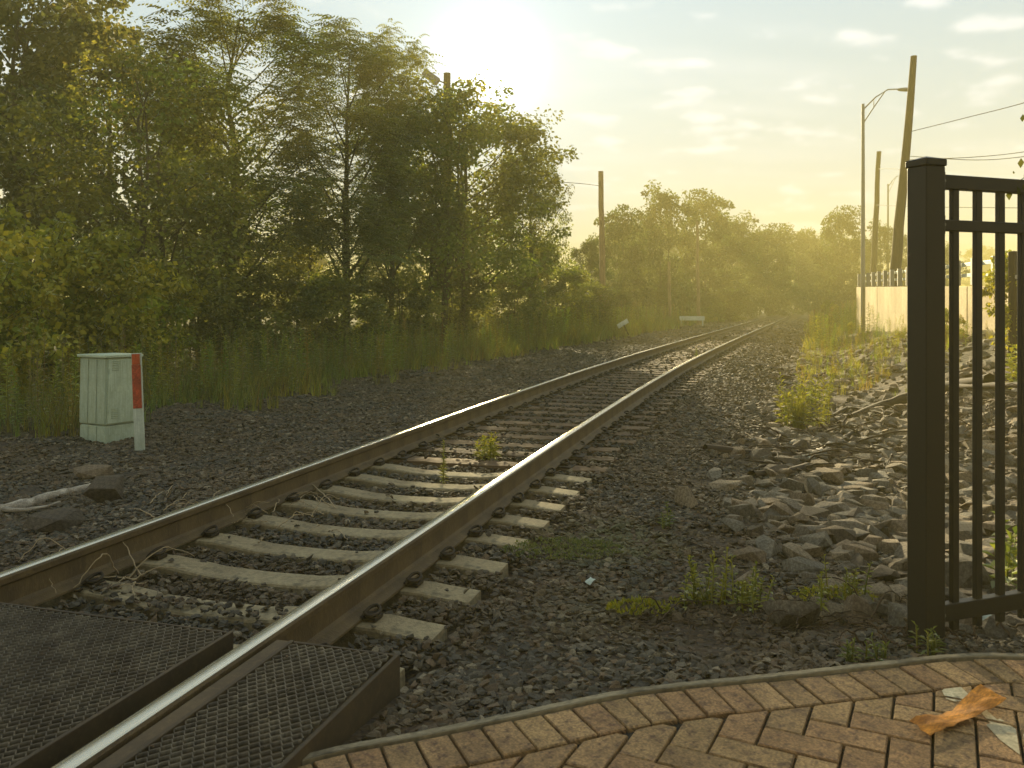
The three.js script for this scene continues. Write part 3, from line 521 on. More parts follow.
// ------------------------------------------------------------------ signal cabinet and marker post
{
  const c = ground(109, 436, -0.2), o = thing('signal_cabinet', 'pale grey-green metal signal cabinet standing on the ballast by tall weeds', 'cabinet', V(c.x, H(c.x, c.z) - 0.02, c.z), 63 * Math.PI / 180);
  o.rotation.z = -0.02; o.scale.set(0.90, 0.95, 0.90); const w = 0.50;
  part(o, 'plinth', boxUV(box(w * 0.96, 0.22, w * 0.96, 0.01), 1), M.cabinet2, [0, 0.11, 0]);
  part(o, 'cabinet_body', boxUV(box(w, 0.82, w, 0.012), 1), M.cabinet2, [0, 0.635, 0]);
  const door = part(o, 'door', boxUV(box(w * 0.93, 0.78, 0.02, 0.006), 1), M.cabinet, [0, 0.635, w / 2 + 0.008]);
  for (const y0 of [0.26, -0.32]) for (let k = 0; k < 6; k++) part(door, 'louvre', box(0.10, 0.007, 0.012, 0.002), M.cabinet2, [-0.13, y0 + k * 0.022, 0.012], [0.5, 0, 0]);
  part(door, 'hinge', box(0.018, 0.07, 0.02, 0.004), M.cabinet2, [-0.225, 0.25, 0.01]); part(door, 'hinge', box(0.018, 0.07, 0.02, 0.004), M.cabinet2, [-0.225, -0.25, 0.01]);
  part(door, 'door_latch', box(0.02, 0.09, 0.025, 0.004), M.metal, [0.18, 0.0, 0.02]);
  for (const z of [-0.165, 0, 0.165]) { const p = part(o, 'side_panel', boxUV(box(0.016, 0.79, 0.155, 0.005), 1), M.cabinet2, [-w / 2 - 0.004, 0.635, z]); p.userData.label = 'vertical side panel'; }
  for (const z of [-0.165, 0, 0.165]) part(o, 'plinth_panel', boxUV(box(0.014, 0.2, 0.155, 0.005), 1), M.cabinet2, [-w * 0.48 - 0.004, 0.11, z]);
  part(o, 'lid', boxUV(box(w + 0.07, 0.035, w + 0.07, 0.008), 1), M.cabinet, [0, 1.065, 0]);
  const m = ground(140, 449, -0.2), k = thing('marker_post', 'white flat marker post with orange-red reflector in front of the cabinet', 'marker post', V(m.x, H(m.x, m.z), m.z), 0.12);
  k.rotation.z = 0.035;
  part(k, 'post_board', boxUV(box(0.105, 1.06, 0.022, 0.004), 1), M.white, [0, 0.53, 0]);
  part(k, 'reflector', boxUV(box(0.092, 0.47, 0.006, 0.002), 1), M.orange2, [-0.004, 0.70, 0.015]);
  part(k, 'reflector_cap', boxUV(box(0.082, 0.115, 0.006, 0.002), 1), M.orange, [-0.004, 0.995, 0.016]);
}

// ------------------------------------------------------------------ retaining wall, road and guard rail
{
  const A = V(16.2, 0, -40), B = V(8.9, 0, -15), D = V().subVectors(B, A), len = D.length(), turn = Math.atan2(-D.z, D.x), n = 7;
  const o = thing('retaining_wall', 'pale stained concrete retaining wall beyond the fence post', 'wall', A, turn);
  const topAt = (k) => mix(Y(287, 40), Y(286, 15), k);
  for (let i = 0; i < n; i++) {
    const k0 = i / n, k1 = (i + 1) / n, x0 = k0 * len + 0.012, x1 = k1 * len - 0.012, sh = new THREE.Shape([[x0, -0.9], [x1, -0.9], [x1, topAt(k1)], [x0, topAt(k0)]].map((p) => new THREE.Vector2(...p)));
    const g = new THREE.ExtrudeGeometry(sh, { depth: 0.36, bevelEnabled: true, bevelSize: 0.015, bevelThickness: 0.015, bevelOffset: -0.015, bevelSegments: 1 }); g.translate(0, 0, -0.38 + (i % 2) * 0.008); part(o, 'wall_panel', boxUV(g, 1), M.wall);
  }
  const gr = thing('guard_rail', 'pale roadside guard rail on short posts along the wall top', 'guard rail', A, turn);
  const m = 15; for (let i = 0; i <= m; i++) { const k = i / m; part(gr, 'rail_post', boxUV(box(0.15, 0.58, 0.14, 0.01), 1), M.metal, [k * (len - 0.3) + 0.15, topAt(k) + 0.31, -0.12]); }
  for (const [dy, h] of [[0.50, 0.09], [0.25, 0.08]]) { const a = V(0.05, topAt(0) + dy, -0.235), b = V(len - 0.05, topAt(1) + dy, -0.235), L = a.distanceTo(b), mid = V().addVectors(a, b).multiplyScalar(0.5); part(gr, 'guard_beam', boxUV(box(L, h, 0.05, 0.01), 1), M.white, [mid.x, mid.y, mid.z], [0, 0, Math.atan2(b.y - a.y, b.x - a.x)]); }
  const rs = [[A.x + 0.4, A.z], [B.x + 0.4, B.z], [B.x + 12, B.z], [A.x + 14, A.z]], pos = [];
  const top = (x, z) => mix(topAt(0), topAt(1), clamp((z - A.z) / (B.z - A.z))) - 0.12;
  for (const [i, j, k] of [[0, 1, 2], [0, 2, 3]]) for (const q of [i, j, k]) pos.push(rs[q][0], top(...rs[q]), rs[q][1]);
  const rg = new THREE.BufferGeometry(); rg.setAttribute('position', new THREE.Float32BufferAttribute(pos, 3)); rg.computeVertexNormals(); structure('road', boxUV(rg, 0.5), M.asphalt);
}

// ------------------------------------------------------------------ poles, street lamps, wires
function pole(label, u0, u1, vTop, z, r0, r1, group, mat = M.pole) {
  const x0 = X(u0, z), x1 = X(u1, z), y0 = H(x0, -z) - 0.3, y1 = Y(vTop, z), o = thing('utility_pole', label, 'pole', V(x0, y0, -z), 0, group), s = new Soup();
  const pts = []; for (let i = 0; i <= 10; i++) { const k = i / 10; pts.push(V((x1 - x0) * k + 0.03 * n2(i * 0.4, u0), (y1 - y0) * k, 0)); }
  s.tube(pts, pts.map((_, i) => mix(r0, r1, i / 10)), 10); part(o, 'shaft', s.geo(), mat);
  const cap = new THREE.CylinderGeometry(r1 * 0.98, r1 * 1.02, 0.05, 10); part(o, 'pole_top', cap, mat, [pts[10].x, pts[10].y + 0.01, 0]);
  return o;
}
const bigPole = pole('thick dark utility pole leaning right above the concrete wall', 889, 914, 57, 31, 0.22, 0.11);
pole('thinner dark pole leaning right, behind the tallest street lamp', 871, 879, 152, 52, 0.2, 0.13);
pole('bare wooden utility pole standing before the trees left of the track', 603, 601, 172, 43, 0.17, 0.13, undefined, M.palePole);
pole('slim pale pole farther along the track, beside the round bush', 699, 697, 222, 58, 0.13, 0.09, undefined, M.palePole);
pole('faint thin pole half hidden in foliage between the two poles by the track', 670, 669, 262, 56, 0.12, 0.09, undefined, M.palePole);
{
  const o = pole('pole with a tilted floodlight poking out of the tree below the sun', 447, 447, 74, 35, 0.19, 0.15);
  const z = 35, y0 = o.position.y, hd = part(o, 'floodlight', boxUV(box(0.74, 0.29, 0.34, 0.03), 1), M.metal, [X(431, z) - o.position.x, Y(77, z) - y0, 0], [0, 0, -0.62]);
  part(hd, 'light_lens', box(0.6, 0.012, 0.28, 0.004), M.white, [0, -0.15, 0]);
  const s = new Soup(); s.tube([V(X(437, z) - o.position.x, Y(80, z) - y0, 0), V(X(447, z) - o.position.x, Y(84, z) - y0, 0)], [0.03, 0.03], 6); part(o, 'bracket', s.geo(), M.metal);
}
function lamp(label, u, vTop, z, arm, reach, rise) {
  const x = X(u, z), y0 = H(x, -z) - 0.2, h = Y(vTop, z) - y0, o = thing('street_lamp', label, 'street lamp', V(x, y0, -z), 0);
  const s = new Soup(); s.tube([V(0, 0, 0), V(0, h * 0.5, 0), V(0, h, 0)], [0.10, 0.085, 0.065], 9); part(o, 'lamp_pole', s.geo(), M.metal);
  const a = new Soup(); const e = V(arm * reach, h + rise, 0);
  a.tube([V(0, h - 0.25, 0), V(arm * reach * 0.35, h + rise * 0.45, 0), V(arm * reach * 0.7, h + rise * 0.97, 0), e], [0.035, 0.033, 0.03, 0.028], 6);
  a.tube([V(0, h - 0.85, 0), V(arm * reach * 0.3, h - 0.15, 0), V(arm * reach * 0.62, h + rise * 0.86, 0)], [0.03, 0.028, 0.026], 6);
  a.tube([V(arm * reach * 0.3, h + rise * 0.36, 0), V(arm * reach * 0.3, h - 0.15, 0)], [0.02, 0.02], 5); part(o, 'truss_arm', a.geo(), M.metal);
  const head = new THREE.SphereGeometry(0.2, 12, 8); head.scale(1.9, 0.42, 0.75); part(o, 'lamp_head', head, M.metal, [e.x + arm * 0.3, e.y - 0.02, 0]);
}
lamp('tall street lamp whose arm reaches right to the leaning pole', 863, 104, 37, 1, 1.55, 0.65);
lamp('small distant street lamp behind the two leaning poles', 888, 184, 74, 1, 1.1, 0.7);
function wire(label, pts, r = 0.012) { const c = new THREE.CatmullRomCurve3(pts), s = new Soup(), q = c.getPoints(24); s.tube(q, q.map(() => r), 5); solo('overhead_wire', label, 'wire', s.geo(), M.wire, 'overhead wires'); }
const at = (u, v, z) => V(X(u, z), Y(v, z), -z);
wire('highest wire running from the leaning pole up to the right', [at(909, 132, 31), at(965, 118, 28), at(1030, 101, 25), at(1150, 60, 21)]);
wire('wire below the highest one, level behind the fence top', [at(906, 156, 31), at(975, 160, 28), at(1030, 156, 25), at(1150, 140, 21)]);
wire('lower of the two crossing wires over the fence post', [at(906, 160, 31), at(975, 157, 28), at(1030, 151, 25), at(1150, 130, 21)]);
wire('thin wire linking the two leaning poles and passing behind the post', [at(878, 169, 52), at(895, 169, 42), at(912, 172, 34), at(1030, 190, 27)], 0.014);
wire('lowest wire crossing behind the fence pickets', [at(876, 205, 52), at(930, 207, 34), at(1030, 208, 26)], 0.012);
wire('short wire running from the bare wooden pole into the trees', [at(601, 186, 43), at(585, 184, 40), at(560, 182, 36)], 0.015);
{
  const z = 92, o = thing('road_barrier', 'low white barrier on short legs at the foot of the slim pale pole', 'barrier', at(692, 323, 55), -0.1);
  part(o, 'barrier_board', boxUV(box(1.6, 0.28, 0.06, 0.02), 1), M.white, [0, 0.3, 0]); for (const x of [-0.68, 0.68]) part(o, 'barrier_leg', box(0.08, 0.5, 0.2, 0.02), M.white, [x, 0, 0]);
  const s = thing('warning_board', 'small tilted white board in the weeds below the bare wooden pole', 'board', at(624, 326, 37), 0.3); s.rotation.z = 0.5;
  part(s, 'board_face', boxUV(box(0.55, 0.2, 0.03, 0.01), 1), M.white, [0, 0.12, 0]); part(s, 'board_stake', box(0.05, 0.5, 0.03, 0.006), M.pole, [0, -0.2, 0.032]);
}

// ------------------------------------------------------------------ trees
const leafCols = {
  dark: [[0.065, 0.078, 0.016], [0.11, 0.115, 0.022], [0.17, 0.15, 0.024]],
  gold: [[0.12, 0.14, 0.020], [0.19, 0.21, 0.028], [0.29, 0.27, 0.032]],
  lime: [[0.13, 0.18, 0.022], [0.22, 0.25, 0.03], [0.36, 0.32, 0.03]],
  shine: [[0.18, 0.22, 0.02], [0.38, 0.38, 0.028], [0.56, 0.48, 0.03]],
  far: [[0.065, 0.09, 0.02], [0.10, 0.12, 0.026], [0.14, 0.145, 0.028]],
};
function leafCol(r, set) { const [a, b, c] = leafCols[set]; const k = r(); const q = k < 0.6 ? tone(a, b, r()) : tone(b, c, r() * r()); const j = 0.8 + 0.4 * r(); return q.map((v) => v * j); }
function treeGeo({ seed, h, trunkR = 0.14, base, rx, rz = rx, lobes = 16, clusters = 14, leaves = 80, size = 0.12, kind = 'broad', set = 'dark', lean = 0, lobeR = 0.36, cr = 0.42, stems = 1 }) {
  const r = rng(seed), wood = new Soup(), crown = new Soup();
  const trunks = [];
  for (let m = 0; m < stems; m++) {
    const pts = [], ox = m ? gauss(r) * rx * 0.25 : 0, oz = m ? gauss(r) * rx * 0.25 : 0, bx = gauss(r) * 0.5, bz = gauss(r) * 0.5;
    for (let i = 0; i <= 9; i++) { const k = i / 9; pts.push(V(ox + lean * k * k * h + bx * Math.sin(k * 3.1) * 0.5 + 0.12 * n2(seed + m * 3, k * 2.2) * k * 2, h * 0.9 * k, oz + bz * Math.sin(k * 2.7) * 0.5)); }
    wood.tube(pts, pts.map((_, i) => trunkR * (m ? 0.7 : 1) * (1 - 0.88 * i / 9) * (i === 0 ? 1.35 : 1)), 8); trunks.push(pts);
  }
  const on = (pts, y) => { const k = clamp(y / (h * 0.9)) * 9, i = Math.min(8, Math.floor(k)); return V().lerpVectors(pts[i], pts[i + 1], k - i); };
  const dir = V(), side = V(), tmp = V();
  for (let l = 0; l < lobes; l++) {
    const k = (l + 0.5) / lobes, y = mix(base, h - rx * lobeR * 0.55, k), prof = Math.sin(Math.PI * clamp(0.16 + 0.78 * ((y - base) / (h - base)))) ** 0.8, ang = l * 2.4 + r() * 1.2, d = (0.3 + 0.5 * Math.sqrt(r())) * prof;
    const tr = trunks[Math.floor(r() * trunks.length)], root = on(tr, Math.max(base * 0.7, y - h * 0.16)), cx = on(tr, y), c = V(cx.x + Math.cos(ang) * rx * d, y, cx.z + Math.sin(ang) * rz * d), R = rx * lobeR * (0.65 + 0.6 * r()), lt = 0.62 + 0.75 * r(), lw = 0.85 + 0.35 * r();
    const mid = V().lerpVectors(root, c, 0.5); mid.y -= 0.12 * R;
    const lr = trunkR * 0.34 * (1 - 0.5 * k); wood.tube([root, mid, c], [lr, lr * 0.7, lr * 0.35], 5);
    for (let q = 0; q < clusters; q++) {
      const dv = dirOf(r), rad = R * (0.35 + 0.75 * Math.cbrt(r())), cc = V(c.x + dv.x * rad, c.y + dv.y * rad * 0.8, c.z + dv.z * rad);
      if (r() < 0.55) { const m2 = V().lerpVectors(c, cc, 0.55); m2.x += gauss(r) * 0.06; m2.y += gauss(r) * 0.06; wood.tube([c, m2, cc], [lr * 0.32, lr * 0.2, lr * 0.08], 3); }
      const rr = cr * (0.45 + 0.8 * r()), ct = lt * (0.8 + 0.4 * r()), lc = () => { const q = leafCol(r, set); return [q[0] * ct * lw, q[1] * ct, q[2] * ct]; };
      if (kind === 'pinnate') {
        const nf = Math.round(leaves / 12);
        for (let f = 0; f < nf; f++) {
          const a = r() * 6.283, el = -0.15 + 0.7 * r(), L = size * (4.2 + 2 * r()); dir.set(Math.cos(a) * Math.cos(el), Math.sin(el), Math.sin(a) * Math.cos(el)); side.set(-Math.sin(a), 0, Math.cos(a));
          const o = V(cc.x + gauss(r) * 0.16, cc.y + gauss(r) * 0.2, cc.z + gauss(r) * 0.16), col = lc();
          for (let j = 1; j <= 7; j++) { const e = j / 7, px = o.x + dir.x * L * e, py = o.y + dir.y * L * e - 0.45 * L * e * e, pz = o.z + dir.z * L * e; for (const sg of [-1, 1]) { tmp.set(dir.x * 0.45 + side.x * sg, dir.y * 0.2 - 0.35, dir.z * 0.45 + side.z * sg).normalize(); const w = V(dir.x, dir.y - 0.4 * e, dir.z).normalize(); crown.leaf(V(px, py, pz), tmp, w, size * (1.25 - 0.5 * e), size * 0.42, col, 0.2, 0.01); } }
        }
      } else for (let f = 0; f < leaves; f++) {
        const g = dirOf(r), pr = rr * Math.cbrt(r()), o = V(cc.x + g.x * pr * 1.15, cc.y + g.y * pr * 0.75, cc.z + g.z * pr * 1.15);
        dir.set(g.x * 0.7 + gauss(r), g.y * 0.3 - 0.35 + gauss(r) * 0.6, g.z * 0.7 + gauss(r)).normalize(); side.crossVectors(dir, dirOf(r)).normalize();
        const s = size * (0.5 + 0.9 * r()); crown.leaf(o, dir, side, s, s * 0.66, lc(), 0.3, 0);
      }
    }
  }
  return { trunk: wood.geo(), crown: crown.geo(), h };
}
const kinds = {
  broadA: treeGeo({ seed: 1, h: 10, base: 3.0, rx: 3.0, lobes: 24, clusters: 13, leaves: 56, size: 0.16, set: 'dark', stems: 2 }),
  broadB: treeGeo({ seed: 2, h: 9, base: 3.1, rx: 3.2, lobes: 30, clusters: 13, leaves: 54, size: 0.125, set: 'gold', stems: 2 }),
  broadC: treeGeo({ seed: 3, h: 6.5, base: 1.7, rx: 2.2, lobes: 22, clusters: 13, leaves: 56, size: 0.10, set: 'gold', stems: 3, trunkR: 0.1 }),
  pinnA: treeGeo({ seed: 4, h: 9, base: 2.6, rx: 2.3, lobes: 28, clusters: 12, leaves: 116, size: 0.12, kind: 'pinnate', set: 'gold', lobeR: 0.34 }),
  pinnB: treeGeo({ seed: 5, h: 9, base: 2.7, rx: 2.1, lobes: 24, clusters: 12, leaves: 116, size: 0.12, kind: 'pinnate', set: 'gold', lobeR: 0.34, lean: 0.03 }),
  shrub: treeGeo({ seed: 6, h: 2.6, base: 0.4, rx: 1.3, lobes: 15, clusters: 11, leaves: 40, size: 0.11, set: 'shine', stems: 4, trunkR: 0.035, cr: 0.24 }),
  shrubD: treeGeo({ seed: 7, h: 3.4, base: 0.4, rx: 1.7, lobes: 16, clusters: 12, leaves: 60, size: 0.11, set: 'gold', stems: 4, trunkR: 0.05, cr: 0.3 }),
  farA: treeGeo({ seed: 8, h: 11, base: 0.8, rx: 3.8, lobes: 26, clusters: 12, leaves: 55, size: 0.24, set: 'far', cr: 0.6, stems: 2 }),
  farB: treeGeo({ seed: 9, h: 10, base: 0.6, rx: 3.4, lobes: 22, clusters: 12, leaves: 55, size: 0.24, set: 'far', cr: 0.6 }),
};
function tree(kind, name, label, u, z, vTop, wide, turn, group, category = 'tree') {
  const k = kinds[kind], x = X(u, z), y = H(x, -z) - 0.05, h = Y(vTop, z) - y, o = thing(name, label, category, V(x, y, -z), turn, group);
  part(o, name === 'shrub' ? 'stems' : 'trunk', k.trunk, M.bark); part(o, 'crown', k.crown, M.leaf);
  const f = h / k.h; o.scale.set(f * wide, f, f * wide); return o;
}
const row = 'trees behind the weeds left of the track', farRow = 'trees lining the far track', backRow = 'hazy woods behind the left trees', right = 'trees beyond the concrete wall';
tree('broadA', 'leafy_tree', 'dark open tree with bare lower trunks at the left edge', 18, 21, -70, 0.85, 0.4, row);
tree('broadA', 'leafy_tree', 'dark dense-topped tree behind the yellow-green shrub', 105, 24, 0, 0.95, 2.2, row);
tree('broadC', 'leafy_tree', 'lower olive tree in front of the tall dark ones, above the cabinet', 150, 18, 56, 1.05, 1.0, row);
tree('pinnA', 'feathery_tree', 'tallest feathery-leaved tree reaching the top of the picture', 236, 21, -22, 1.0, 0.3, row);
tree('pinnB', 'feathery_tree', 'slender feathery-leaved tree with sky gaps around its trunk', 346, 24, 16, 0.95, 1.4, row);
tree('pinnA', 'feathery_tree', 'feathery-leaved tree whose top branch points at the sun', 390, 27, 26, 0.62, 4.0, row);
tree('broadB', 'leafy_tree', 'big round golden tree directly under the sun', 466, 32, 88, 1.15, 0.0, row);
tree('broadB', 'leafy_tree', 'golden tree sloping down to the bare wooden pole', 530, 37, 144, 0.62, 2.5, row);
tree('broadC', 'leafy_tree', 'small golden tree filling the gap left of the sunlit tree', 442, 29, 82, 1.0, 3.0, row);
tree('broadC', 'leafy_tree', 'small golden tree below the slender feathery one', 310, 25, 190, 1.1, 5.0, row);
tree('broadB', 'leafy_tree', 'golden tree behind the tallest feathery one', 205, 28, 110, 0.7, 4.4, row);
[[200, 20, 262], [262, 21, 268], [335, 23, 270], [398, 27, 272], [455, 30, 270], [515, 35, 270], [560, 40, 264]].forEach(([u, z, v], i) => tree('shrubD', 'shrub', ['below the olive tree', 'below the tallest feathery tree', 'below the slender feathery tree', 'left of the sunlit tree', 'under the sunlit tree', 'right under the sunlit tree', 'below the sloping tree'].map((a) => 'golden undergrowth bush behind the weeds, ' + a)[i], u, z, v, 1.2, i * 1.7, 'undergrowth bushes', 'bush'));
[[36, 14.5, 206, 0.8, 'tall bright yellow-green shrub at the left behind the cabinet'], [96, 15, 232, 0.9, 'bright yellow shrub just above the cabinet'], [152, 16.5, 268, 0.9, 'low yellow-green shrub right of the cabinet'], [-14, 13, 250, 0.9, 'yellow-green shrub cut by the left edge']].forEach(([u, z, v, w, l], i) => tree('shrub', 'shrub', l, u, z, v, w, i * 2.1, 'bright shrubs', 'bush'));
[['farA', 592, 50, 236, 0.7, 'hazy tree just behind the bare wooden pole'], ['farB', 622, 58, 205, 0.8, 'hazy tree right of the bare wooden pole'], ['farA', 660, 64, 186, 0.75, 'tallest hazy tree between the two poles by the track'], ['farB', 706, 74, 190, 0.8, 'hazy tree with a ragged top behind the slim pale pole'], ['farA', 738, 80, 214, 0.85, 'hazy tree right of the slim pale pole'], ['farB', 768, 86, 224, 0.95, 'dark far tree left of where the track ends'], ['farA', 796, 98, 226, 0.95, 'dark far tree above the end of the track'], ['farB', 640, 90, 222, 1.2, 'second-row hazy tree behind the two track poles'], ['farA', 818, 108, 234, 0.8, 'farthest dark tree right of the track end']].forEach(([k, u, z, v, w, l], i) => tree(k, 'leafy_tree', l, u, z, v, w, i * 1.3, farRow));
[['farB', 842, 78, 206, 0.75, 'hazy tree left of the tallest street lamp'], ['farA', 880, 74, 222, 0.75, 'hazy tree behind the leaning poles'], ['farB', 915, 70, 232, 0.75, 'hazy tree behind the fence post'], ['farA', 946, 75, 244, 0.9, 'hazy round tree seen between the first fence pickets'], ['farB', 985, 190, 246, 1.3, 'pale distant trees seen between the second and third pickets'], ['farA', 1040, 170, 240, 1.2, 'pale distant tree at the right edge'], ['farB', 1100, 130, 230, 1.2, 'hazy tree beyond the right edge of the fence'], ['farA', 826, 82, 262, 0.7, 'low bushy tree beside the track end']].forEach(([k, u, z, v, w, l], i) => tree(k, 'leafy_tree', l, u, z, v, w, i * 1.9 + 0.5, right));
[['farB', 610, 100, 232, 1.1, 'second-row tree behind the bare wooden pole'], ['farA', 668, 108, 226, 1.1, 'second-row tree left of the slim pale pole'], ['farB', 722, 112, 228, 1.1, 'second-row tree right of the slim pale pole'], ['farA', 760, 120, 234, 1.1, 'last-row tree above the vanishing rails'], ['farB', 806, 125, 238, 1.1, 'last-row tree where the rails vanish'], ['farA', 850, 120, 236, 1.1, 'last-row tree behind the tallest street lamp']].forEach(([k, u, z, v, w, l], i) => tree(k, 'leafy_tree', l, u, z, v, w, i * 2.9, farRow));
[['farA', 40, 62, 222, 1.1, 'hazy tree behind the left-edge shrub'], ['farB', 130, 66, 215, 1.1, 'hazy tree behind the cabinet and shrubs'], ['farA', 215, 64, 218, 1.1, 'hazy tree behind the tallest feathery tree'], ['farB', 300, 68, 218, 1.1, 'hazy tree behind the slender feathery tree'], ['farA', 385, 70, 220, 1.1, 'hazy tree left of the sunlit tree trunk'], ['farB', 462, 72, 226, 1.1, 'hazy tree behind the sunlit tree'], ['farA', 540, 74, 240, 1.1, 'hazy tree behind the sloping golden tree']].forEach(([k, u, z, v, w, l], i) => tree(k, 'leafy_tree', l, u, z, v, w, i * 2.3, backRow));
[[731, 64, 288, 1.2, 'round hazy bush right of the slim pale pole'], [650, 60, 285, 1.2, 'hazy bush between the poles by the track'], [618, 52, 288, 1.2, 'hazy bush at the foot of the bare wooden pole'], [585, 42, 280, 1.1, 'bush left of the bare wooden pole']].forEach(([u, z, v, w, l], i) => tree('shrubD', 'shrub', l, u, z, v, w, i * 1.1, 'hazy bushes by the track', 'bush'));
[[830, 50, 300, 0.6, 'green bush at the left end of the concrete wall'], [850, 38, 322, 0.6, 'green bush against the foot of the concrete wall'], [900, 24, 332, 1.2, 'low bush below the wall beside the fence post'], [948, 18, 308, 0.9, 'bush before the wall between the first pickets'], [1030, 12.5, 252, 0.8, 'leafy vine-covered bush at the right edge of the wall']].forEach(([u, z, v, w, l], i) => tree('shrub', 'shrub', l, u, z, v, w, i * 1.4 + 0.3, 'bushes near the wall', 'bush'));
[[-7, 7, 9.5, 'broadA', 'tall dark tree behind the viewer on the left, outside the picture'], [-1.5, 9.5, 10.5, 'broadA', 'tall dark tree straight behind the viewer, outside the picture'], [4.5, 7.5, 10, 'broadA', 'tall dark tree behind the viewer on the right, outside the picture'], [9.5, 1.5, 9, 'broadA', 'tall dark tree beside the fence on the right, outside the picture']].forEach(([x, z, h, k, l], i) => { const o = thing('leafy_tree', l, 'tree', V(x, H(x, z), z), i * 1.7, 'trees behind the viewer'); part(o, 'trunk', kinds[k].trunk, M.bark); part(o, 'crown', kinds[k].crown, M.leaf); const f = h / kinds[k].h; o.scale.set(f * 1.25, f, f * 1.25); });
{
  const p = at(1014, 272, 12.3), s = thing('wooden_stump', 'broken brown board standing in the vines at the right edge', 'post', V(p.x, 0.4, p.z), 0.3); part(s, 'stump_board', boxUV(box(0.13, 1.75, 0.1, 0.02), 1), M.pole, [0, 0.85, 0]); part(s, 'cross_board', boxUV(box(0.3, 0.06, 0.05, 0.01), 1), M.drift, [0.1, 1.35, 0.08]);
}

// ------------------------------------------------------------------ weeds
function stalkGeo(seed, h, n, L, W, set, spread = 0.25, plume = false) {
  const r = rng(seed), s = new Soup(), c0 = leafCol(r, set), lean = gauss(r) * 0.12, lz = gauss(r) * 0.12, pts = [0, 0.35, 0.7, 1].map((k) => V(lean * k * k * h, h * k, lz * k * k * h));
  s.tube(pts, [0.005, 0.0045, 0.0035, 0.002], 3, c0);
  const d = V(), w = V();
  for (let i = 0; i < n; i++) { const k = 0.12 + 0.86 * (i + r()) / n, a = i * 2.4 + r(), el = mix(0.1, 0.9, k) + gauss(r) * spread; d.set(Math.cos(a) * Math.cos(el), Math.sin(el), Math.sin(a) * Math.cos(el)); w.crossVectors(d, V(0, 1, 0)).normalize(); const f = 1 - 0.45 * k; s.leaf(V(lean * k * k * h, h * k, lz * k * k * h), d, w, L * f * (0.8 + 0.4 * r()), W * f, leafCol(r, set), 0.2, L * 0.2); }
  if (plume) for (let i = 0; i < 22; i++) { const d2 = dirOf(r); d2.y = Math.abs(d2.y); s.leaf(V(lean * h + gauss(r) * 0.03, h * (0.9 + 0.12 * r()), lz * h + gauss(r) * 0.03), d2.normalize(), V(1, 0, 0), 0.03, 0.015, [0.25, 0.22, 0.08]); }
  return s.geo();
}
function bladeGeo(seed, h, n, set, W = 0.006) {
  const r = rng(seed), s = new Soup();
  for (let i = 0; i < n; i++) {
    const a = r() * 6.283, lean = 0.15 + 0.6 * r(), L = h * (0.55 + 0.5 * r()), col = leafCol(r, set), o = V(gauss(r) * h * 0.12, 0, gauss(r) * h * 0.12), w = V(-Math.sin(a), 0, Math.cos(a)), k0 = s.count, N = V(Math.cos(a) * 0.4, 0.7, Math.sin(a) * 0.4).normalize();
    for (let j = 0; j <= 4; j++) { const e = j / 4, ww = W * (1 - e * 0.92) * 0.5, x = o.x + Math.cos(a) * lean * L * e * e, y = L * (e - 0.28 * lean * e * e), z = o.z + Math.sin(a) * lean * L * e * e; s.v(V(x + w.x * ww, y, z + w.z * ww), N, col); s.v(V(x - w.x * ww, y, z - w.z * ww), N, col); }
    for (let j = 0; j < 4; j++) { const q = k0 + j * 2; s.i.push(q, q + 1, q + 2, q + 2, q + 1, q + 3); }
  }
  return s.geo();
}
function field(name, label, geos, list) {
  const r = rng(list.length + 5), per = geos.map(() => []); list.forEach((e) => per[Math.floor(r() * geos.length)].push(e));
  geos.forEach((g, gi) => { const im = new THREE.InstancedMesh(g, M.leaf, per[gi].length), m = new THREE.Matrix4(), q = new THREE.Quaternion(), e = new THREE.Euler(), c = new THREE.Color(); per[gi].forEach(([x, y, z, s, tint], i) => { e.set(gauss(r) * 0.1, r() * 6.283, gauss(r) * 0.1); q.setFromEuler(e); m.compose(V(x, y, z), q, V(s * (0.9 + 0.2 * r()), s, s * (0.9 + 0.2 * r()))); im.setMatrixAt(i, m); c.setRGB(...(tint ?? [1, 1, 1]).map((v) => v * (0.8 + 0.4 * r()))); im.setColorAt(i, c); }); im.name = numbered(name); im.userData = { kind: 'stuff', label, category: 'weeds' }; im.castShadow = im.receiveShadow = true; scene.add(im); });
}
leafCols.weed = [[0.20, 0.25, 0.035], [0.32, 0.34, 0.045], [0.44, 0.39, 0.055]];
leafCols.straw = [[0.26, 0.20, 0.08], [0.36, 0.27, 0.11], [0.45, 0.33, 0.14]];
leafCols.bright = [[0.20, 0.23, 0.02], [0.36, 0.34, 0.028], [0.50, 0.42, 0.03]];
const tallGeos = [0, 1, 2, 3, 4, 5, 6].map((k) => k > 4 ? stalkGeo(1040 + k, 1.15, 9, 0.1, 0.012, 'straw', 0.7, true) : stalkGeo(1000 + k, 1.0, 36, 0.15, 0.034, k < 4 ? 'weed' : 'gold', 0.3, k === 4)), grassGeos = [0, 1, 2].map((k) => bladeGeo(1100 + k, 0.55, 16, k ? 'weed' : 'gold', 0.013));
